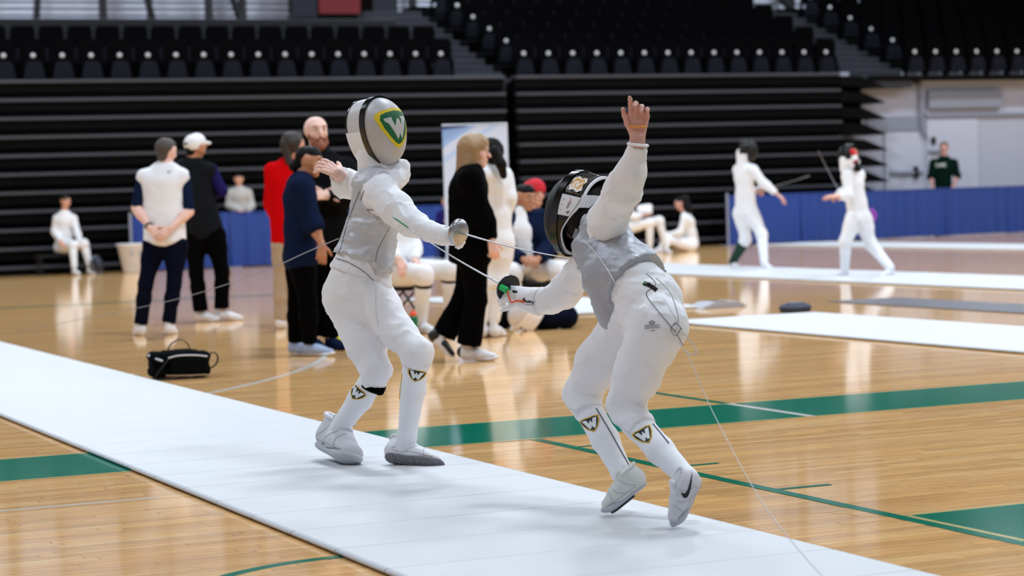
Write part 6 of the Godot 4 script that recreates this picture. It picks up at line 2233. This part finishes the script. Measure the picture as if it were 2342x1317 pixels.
	net("ponytail", [[tl, 0.014]], M.hair_dark, o)
	feet(o, j, M.shoe_grey, M.shoe_white, 0.28, 0.018)
	# at the left edge
	j = pose(39.55, {"head": [150, 462, 0.0], "neck": [148, 484, 0], "chest": [148, 506, 0], "pelvis": [146, 560, 0.05], "ls": [168, 500, 0.0], "rs": [130, 500, 0.0], "le": [176, 530, -0.1], "re": [124, 530, 0.0],
		"lw": [184, 552, -0.25], "rw": [140, 552, -0.25], "lh": [156, 566, 0.0], "rh": [138, 566, 0.0], "lk": [192, 556, -0.3], "rk": [166, 560, -0.35], "la": [205, 606, -0.25], "ra": [170, 610, -0.4]})
	on_floor(j, {"lq": [202, 620], "lt": [226, 624], "rq": [168, 625], "rt": [186, 630]})
	o = thing("person", "fencer in white kit sitting low by the stands at the left edge", "person")
	settle(o, j)
	f = dirv(0.6, -0.1, -0.8)
	plain_body(o, j, 0.98, M.skin, 0.028, {"fwd": f, "head_cell": 0.012, "lhand": {"n": dirv(0, 0.9, -0.3), "cell": 0.011}, "rhand": {"n": dirv(0, 0.9, -0.3), "cell": 0.011}})
	kit(o, j, 0.98, 0.026, M.sock, M.white_far)
	hair_cap(o, j.head, f, Vector3.UP, 1.0, M.hair_brown, 0.0, 0.012)
	feet(o, j, M.shoe_white, M.shoe_white, 0.28, 0.018)
	var bn2 := thing("bench", "low dark bench under the fencer at the left edge", "bench", Vector3(j.pelvis.x, 0, j.pelvis.z))
	put("seat", box(Vector3(-0.5, 0.32, -0.2), Vector3(0.4, 0.36, 0.2), 0.01), M.black_soft, bn2)
	for q in [[-0.45, -0.16], [0.35, -0.16], [-0.45, 0.16], [0.35, 0.16]]:
		put("leg", tube(PackedVector3Array([Vector3(q[0], 0, q[1]), Vector3(q[0], 0.32, q[1])]), 0.018, 6), M.steel_dark, bn2)
	# a small figure between the big fencers, far off
	j = pose(40.9, {"head": [1021, 464, 0.0], "neck": [1022, 482, 0], "chest": [1023, 498, 0], "pelvis": [1023, 545, 0.05], "ls": [1040, 492, 0.0], "rs": [1006, 492, 0.0], "le": [1044, 516, -0.05], "re": [1004, 512, -0.1],
		"lw": [1034, 508, -0.25], "rw": [1020, 505, -0.3], "lh": [1032, 550, 0.0], "rh": [1014, 550, 0.0], "lk": [1034, 556, -0.4], "rk": [1012, 556, -0.4], "la": [1034, 592, -0.38], "ra": [1012, 592, -0.38]})
	o = thing("person", "far small person in blue top sitting before the curtain by the walking woman", "person")
	settle(o, j)
	f = dirv(0.2, -0.1, -0.95)
	plain_body(o, j, 0.9, M.skin, 0.028, {"fwd": f, "head_cell": 0.011, "lhand": {"n": dirv(0, 0.9, -0.3), "cell": 0.011}, "rhand": {"n": dirv(0, 0.9, -0.3), "cell": 0.011}})
	trousers(o, j, 0.9, M.navy_dark, 0.026)
	top(o, j, 0.9, M.purple_sleeve, 0.022, "top", 0.9, 0.024)
	hair_cap(o, j.head, f, Vector3.UP, 0.95, M.hair_blond, 0.0, 0.012)
	chair_for("folding_chair", "small far chair under the person in the blue and white top", Vector3(j.pelvis.x, maxf(0.3, j.pelvis.y - 0.145), j.pelvis.z), f, M.black_soft)

# ---- bags, bottle, banner and other things about the floor
func props() -> void:
	kit_bag()
	banner()
	var away := dirv(0, 0, 1)
	# white tapering bin by the curtain's end
	var bin := thing("bin", "white tapering bin standing by the left end of the blue curtain", "bin", Vector3(9.75, 0, -38.85))
	var st := new_st()
	st.set_smooth_group(0)
	lathe_into(st, Vector3.ZERO, Vector3.UP, [[0.0, 0.004], [0.17, 0.004], [0.18, 0.02], [0.27, 0.47], [0.3, 0.49], [0.3, 0.52], [0.27, 0.52], [0.25, 0.47], [0.16, 0.05], [0.0, 0.05]], 28)
	put("body", done(st), M.white_vinyl, bin)
	for q in [-0.09, 0.06]:
		put("mark", box(Vector3(q - 0.02, 0.3, 0.24), Vector3(q + 0.02, 0.4, 0.262), 0.006), M.lame_b, bin)
	# a mask lying on the floor at the left edge
	var mk := thing("fencing_mask", "dark blue wire fencing mask lying on the floor by the sitting fencer's shoe", "mask", at(222, 606, 39.2))
	mk.position.y = 0.0
	var f := dirv(0.5, 0.25, -0.8)
	var u := (dirv(-0.3, 0.9, 0.2) - f * f.dot(dirv(-0.3, 0.9, 0.2))).normalized()
	var c := Vector3(0, 0.17, 0)
	put("wire_dome", dome(c, f, u), M.mask_blue, mk)
	put("rim", egg_strip(c, f, u, 0, TAU, 1.0, 0.014, 1.0, -0.014, 0.007, 28), M.lame_b, mk)
	put("side_wall", egg_strip(c, f, u, -2.05, 2.05, 0.99, -0.014, 0.95, -0.115, 0.004, 24), M.mask_blue, mk)
	put("bib", egg_strip(c, f, u, 1.9, 4.38, 1.02, 0.0, 0.95, -0.12, 0.02, 20), M.mask_blue, mk)
	# kit by the chairs
	soft_bag("duffel_bag", "low black kit bag on the floor right of the walking woman's feet", ground(1122, 752), Vector3(0.2, 0.09, 0.13), M.black_cloth)
	soft_bag("duffel_bag", "dark navy kit bag on the floor below the raised-arm fencer's elbow", ground(1268, 752), Vector3(0.17, 0.11, 0.14), M.navy_dark)
	var wm := thing("fencing_mask", "white fencing mask with yellow stripe lying between the two kit bags", "mask", ground(1197, 757))
	f = dirv(-0.7, 0.45, -0.5)
	u = (dirv(0.5, 0.8, 0.1) - f * f.dot(dirv(0.5, 0.8, 0.1))).normalized()
	c = Vector3(0, 0.165, 0)
	put("wire_dome", dome(c, f, u), M.mask_wall, wm)
	put("rim", egg_strip(c, f, u, 0, TAU, 1.0, 0.014, 1.0, -0.014, 0.007, 28), M.bib, wm)
	put("side_wall", egg_strip(c, f, u, -2.4, 2.4, 0.99, -0.014, 1.1, -0.13, 0.005, 24), M.bib, wm)
	put("stripe", egg_strip(c, f, u, -0.5, 1.5, 1.04, -0.06, 1.06, -0.085, 0.006, 12), M.yellow_trim, wm)
	var bt := thing("bottle", "green sports bottle with an orange cap beside the seated fencer's shins", "bottle", at(946, 738, 19.3))
	bt.position.y = 0.003
	put("body", lathe(Vector3.ZERO, Vector3.UP, [[0.0, 0.0], [0.036, 0.0], [0.038, 0.01], [0.038, 0.07], [0.033, 0.085], [0.038, 0.1], [0.038, 0.15], [0.028, 0.165], [0.0, 0.165]], 18), M.bottle_green, bt)
	put("cap", lathe(Vector3(0, 0.163, 0), Vector3.UP, [[0.031, 0.0], [0.031, 0.02], [0.022, 0.03], [0.012, 0.034], [0.012, 0.05], [0.0, 0.052]], 18), M.orange, bt)
	# yellow marker behind the near leg
	var cn := thing("marker_cone", "bright yellow marker cone on the floor beside the bald person's shoe", "cone", ground(782, 776))
	put("body", lathe(Vector3(0, 0.003, 0), Vector3.UP, [[0.1, 0.0], [0.1, 0.012], [0.075, 0.018], [0.03, 0.12], [0.022, 0.125], [0.02, 0.12], [0.06, 0.012]], 20), M.yellow, cn)
	# by the right-hand strips
	var bx := thing("reel_box", "slate blue flat box at the end of the right-hand white strip", "box", at(1819, 714, 20.9))
	bx.position.y = 0.003
	var xf := Transform3D(Basis(Vector3.UP, 0.3), Vector3.ZERO)
	st = new_st()
	box_into(st, Vector3(-0.14, 0, -0.1), Vector3(0.14, 0.075, 0.1), 0.025, xf)
	put("case", done(st), M.slate, bx)
	st = new_st()
	box_into(st, Vector3(-0.09, 0.075, -0.05), Vector3(0.09, 0.088, 0.05), 0.005, xf)
	put("lid", done(st), M.slate_light, bx)
	var rl := thing("cable_ramp", "flat light grey ramp beyond the right-hand strip, left of the slate blue box", "ramp", at(1640, 700, 22.2))
	rl.position.y = 0.003
	st = new_st()
	prism_into(st, [Vector3(-0.26, 0, 0), Vector3(-0.12, 0.055, 0), Vector3(0.16, 0.055, 0), Vector3(0.26, 0, 0)], -0.16, 0.16, Vector3.ZERO)
	put("ramp", done(st), M.lame_b, rl)
	put("groove", box(Vector3(-0.02, 0.056, -0.16), Vector3(0.03, 0.06, 0.16)), M.steel_dark, rl)
	var mt := thing("floor_mat", "long dark grey rubber mat on the floor beyond the right-hand strip", "mat", Vector3(12.35, 0.0, -14.0))
	put("mat", box(Vector3(-0.42, 0.0025, -5.3), Vector3(0.42, 0.009, 10.0), 0.002), M.mat_dark, mt)

func soft_bag(called: String, label: String, p: Vector3, half: Vector3, mat: Material) -> void:
	var o := thing(called, label, "bag", p)
	var r := dirv(1, 0, 0)
	r = Vector3(r.x, 0, r.z).normalized()
	var fr := r.cross(Vector3.UP)
	var b := blob(0.04, 0.006, 6.0)
	var m := p + Vector3.UP * half.y
	b.bone(m - r * half.x * 0.7, m + r * half.x * 0.7, half.y * 0.9, half.y * 0.85, fr, 1.4)
	b.bone(m - r * half.x * 0.6 - Vector3.UP * half.y * 0.3, m + r * half.x * 0.7 - Vector3.UP * half.y * 0.3, half.y * 0.65, half.y * 0.65, fr, 1.9)
	net("body", [[b, 0.014]], mat, o)
	put("handle", tube(curve_pts([Vector3.UP * half.y * 1.75 - r * 0.1, Vector3.UP * (half.y * 2.1 + 0.02) - fr * 0.02, Vector3.UP * half.y * 1.75 + r * 0.1], 14), 0.009, 6), M.black_soft, o)
	put("zip", tube(curve_pts([Vector3.UP * half.y * 1.7 - r * half.x * 0.8 + fr * -0.03, Vector3.UP * half.y * 1.93 - fr * 0.04, Vector3.UP * half.y * 1.7 + r * half.x * 0.8 - fr * 0.03], 14), 0.005, 5), M.lame_b, o)

func kit_bag() -> void:
	var p := at(414, 860, 15.35)
	p.y = 0.003
	var o := thing("kit_bag", "black soft bag with light zip edging on the boards before the coaches", "bag", p)
	var r := dirv(0.96, 0, 0.28)
	r = Vector3(r.x, 0, r.z).normalized()
	var fr := Vector3.UP.cross(r)                       # towards the lens... or away, whichever side faces us
	if fr.dot(dirv(0, 0, 1)) > 0.0:
		fr = -fr
	var xf := Transform3D(Basis(r, Vector3.UP, fr), Vector3.ZERO)
	var V := func(x: float, y: float, z: float) -> Vector3: return xf * Vector3(x, y, z)
	var W := func(x: float, y: float, z: float) -> Vector3: return p + xf * Vector3(x, y, z)
	# a boxy carcass with soft corners, the left end swelling a little
	var b := blob(0.02, 0.005, 8.0)
	for y in [0.045, 0.15]:
		for z in [-0.075, 0.075]:
			b.bone(W.call(-0.185, y, z), W.call(0.165, y * 0.96, z), 0.036, 0.034)
	for y in [0.05, 0.1, 0.15]:
		b.bone(W.call(-0.185, y, 0.0), W.call(0.165, y * 0.96, 0.0), 0.037, 0.035, fr, 2.6)
	b.bone(W.call(-0.1, 0.168, 0.0), W.call(0.1, 0.166, 0.0), 0.03, 0.03, fr, 2.6)
	net("body", [[b, 0.009]], M.bag_black, o)
	var pk := blob(0.012, 0.003, 8.0)
	for y in [0.05, 0.085, 0.12]:
		pk.bone(W.call(-0.075, y, 0.112), W.call(0.15, y, 0.108), 0.026, 0.026)
	net("front_pocket", [[pk, 0.008]], M.bag_black, o)
	put("zip_edge", tube(curve_pts([V.call(-0.1, 0.148, 0.135), V.call(-0.03, 0.16, 0.128), V.call(0.08, 0.158, 0.125), V.call(0.17, 0.145, 0.12)], 18), 0.006, 6), M.lame, o)
	put("zip_edge", tube(curve_pts([V.call(-0.12, 0.03, 0.13), V.call(0.0, 0.024, 0.138), V.call(0.16, 0.022, 0.13)], 14), 0.005, 6), M.zip_tan, o)
	put("zip_edge", tube(curve_pts([V.call(-0.225, 0.168, 0.05), V.call(-0.19, 0.15, 0.1), V.call(-0.14, 0.13, 0.14)], 10), 0.008, 6), M.lame, o)
	put("handle", ribbon(curve_pts([V.call(-0.09, 0.175, 0.0), V.call(-0.06, 0.235, 0.0), V.call(0.0, 0.262, 0.0), V.call(0.05, 0.235, 0.0), V.call(0.075, 0.18, 0.0)], 20), fr, 0.03, 0.006), M.black_soft, o)
	put("side_strap", ribbon(curve_pts([V.call(0.19, 0.155, 0.04), V.call(0.23, 0.165, 0.05), V.call(0.25, 0.13, 0.06), V.call(0.235, 0.085, 0.06), V.call(0.2, 0.06, 0.05)], 18), fr, 0.034, 0.007), M.black_soft, o)
	put("base_strap", ribbon(curve_pts([V.call(-0.1, 0.14, 0.142), V.call(-0.15, 0.08, 0.14), V.call(-0.2, 0.01, 0.11)], 10), fr, 0.04, 0.006), M.black_soft, o)

func banner() -> void:
	var c := at(1098, 672, 26.4)
	c.y = 0.0
	var o := thing("pull_up_banner", "tall white pull-up banner with blue brush strokes behind the blond walking woman", "banner", c)
	var r := dirv(1, 0, 0.02)
	r = Vector3(r.x, 0, r.z).normalized()
	var n := r.cross(Vector3.UP)
	if n.dot(dirv(0, 0, 1)) > 0.0:
		n = -n
	var xf := Transform3D(Basis(r, Vector3.UP, r.cross(Vector3.UP)), Vector3.ZERO)
	var im := Image.create(160, 400, false, Image.FORMAT_RGB8)
	im.fill(Color(0.82, 0.85, 0.91))
	fill(im, [[0.0, 0.0], [0.42, 0.0], [0.0, 0.14]], Color(0.55, 0.66, 0.84))
	stroke(im, [[-0.1, 0.02], [0.42, 0.0]], 0.02, Color(0.14, 0.24, 0.46))
	stroke(im, [[-0.1, 0.14], [0.7, -0.05]], 0.03, Color(0.6, 0.72, 0.88))
	stroke(im, [[-0.1, 0.24], [0.95, -0.03]], 0.035, Color(0.72, 0.8, 0.92))
	var m := paint(Color.WHITE, 0.6)
	m.albedo_texture = ImageTexture.create_from_image(im)
	m.texture_repeat = false
	var st := new_st()
	var w := 0.385
	st.set_smooth_group(-1)
	quad(st, xf * Vector3(-w, 2.02, 0.0), xf * Vector3(w, 2.02, 0.0), xf * Vector3(w, 0.06, 0.0), xf * Vector3(-w, 0.06, 0.0))
	quad(st, xf * Vector3(w, 2.02, -0.004), xf * Vector3(-w, 2.02, -0.004), xf * Vector3(-w, 0.06, -0.004), xf * Vector3(w, 0.06, -0.004), Rect2(0.98, 0.98, 0.01, 0.01))
	put("sheet", done(st), m, o)
	put("top_rail", tube(PackedVector3Array([xf * Vector3(-w, 2.02, -0.002), xf * Vector3(w, 2.02, -0.002)]), 0.012, 8), M.steel, o)
	st = new_st()
	box_into(st, Vector3(-w - 0.02, 0.0, -0.07), Vector3(w + 0.02, 0.075, 0.07), 0.02, xf)
	put("base", done(st), M.steel, o)
	put("pole", tube(PackedVector3Array([xf * Vector3(0, 0.07, -0.03), xf * Vector3(0, 2.0, -0.012)]), 0.009, 6), M.steel_dark, o)

const LAMP := 55.0

func _ready() -> void:
	# camera
	var cam := Camera3D.new()
	cam.name = "camera"
	var lens := CameraAttributesPhysical.new()
	lens.frustum_focal_length = 92.94
	lens.frustum_focus_distance = 9.1
	lens.frustum_near = 0.1
	lens.frustum_far = 200.0
	lens.exposure_aperture = 3.6
	cam.attributes = lens
	cam.transform = Transform3D(cam_basis, Vector3(0, EYE, 0))
	cam.current = true
	add_child(cam)
	# exposure; the hall is closed, so no sky shows
	var we := WorldEnvironment.new()
	we.name = "environment"
	var env := Environment.new()
	env.background_mode = Environment.BG_COLOR
	env.background_color = Color(0.02, 0.02, 0.025)
	env.tonemap_mode = Environment.TONE_MAPPER_LINEAR
	env.tonemap_exposure = 1.0
	env.sdfgi_enabled = true
	env.ssao_enabled = true
	env.ssil_enabled = true
	we.environment = env
	add_child(we)
	M.lamp_glow = StandardMaterial3D.new()
	M.lamp_glow.emission_enabled = true
	M.lamp_glow.emission = Color(0.91, 0.955, 1.0)
	M.lamp_glow.emission_energy_multiplier = 3.0
	wrinkle_noise.seed = 11
	wrinkle_noise.frequency = 1.0
	wrinkle_noise.fractal_octaves = 2
	materials()
	# the hall
	shell()
	court()
	stands()
	drapes()
	piste("pale metal fencing strip under the two big fencers in front", 2.43, 3.80, -21.8, -2.6, -8.04, 0.4755, true)
	piste("narrow white fencing strip under the two far fencers", 14.35, 16.25, -40.0, -12.0, -12.0, 30.0, false)
	piste("white fencing strip on the right, reaching out of frame behind the raised-arm fencer", 9.2, 10.75, -17.6, -4.0, -4.0, 30.0, false)
	piste("white fencing strip lying beyond the black kit bags", 9.15, 10.65, -24.0, -19.45, -19.45, 30.0, false)
	piste("farthest white fencing strip just before the right-hand blue curtain", 22.2, 24.0, -38.6, -20.0, -20.0, 30.0, false)
	# the two fencers in front
	draw_prints()
	fencer_a()
	fencer_b()
	# the people behind them
	crowd()
	# small things
	props()
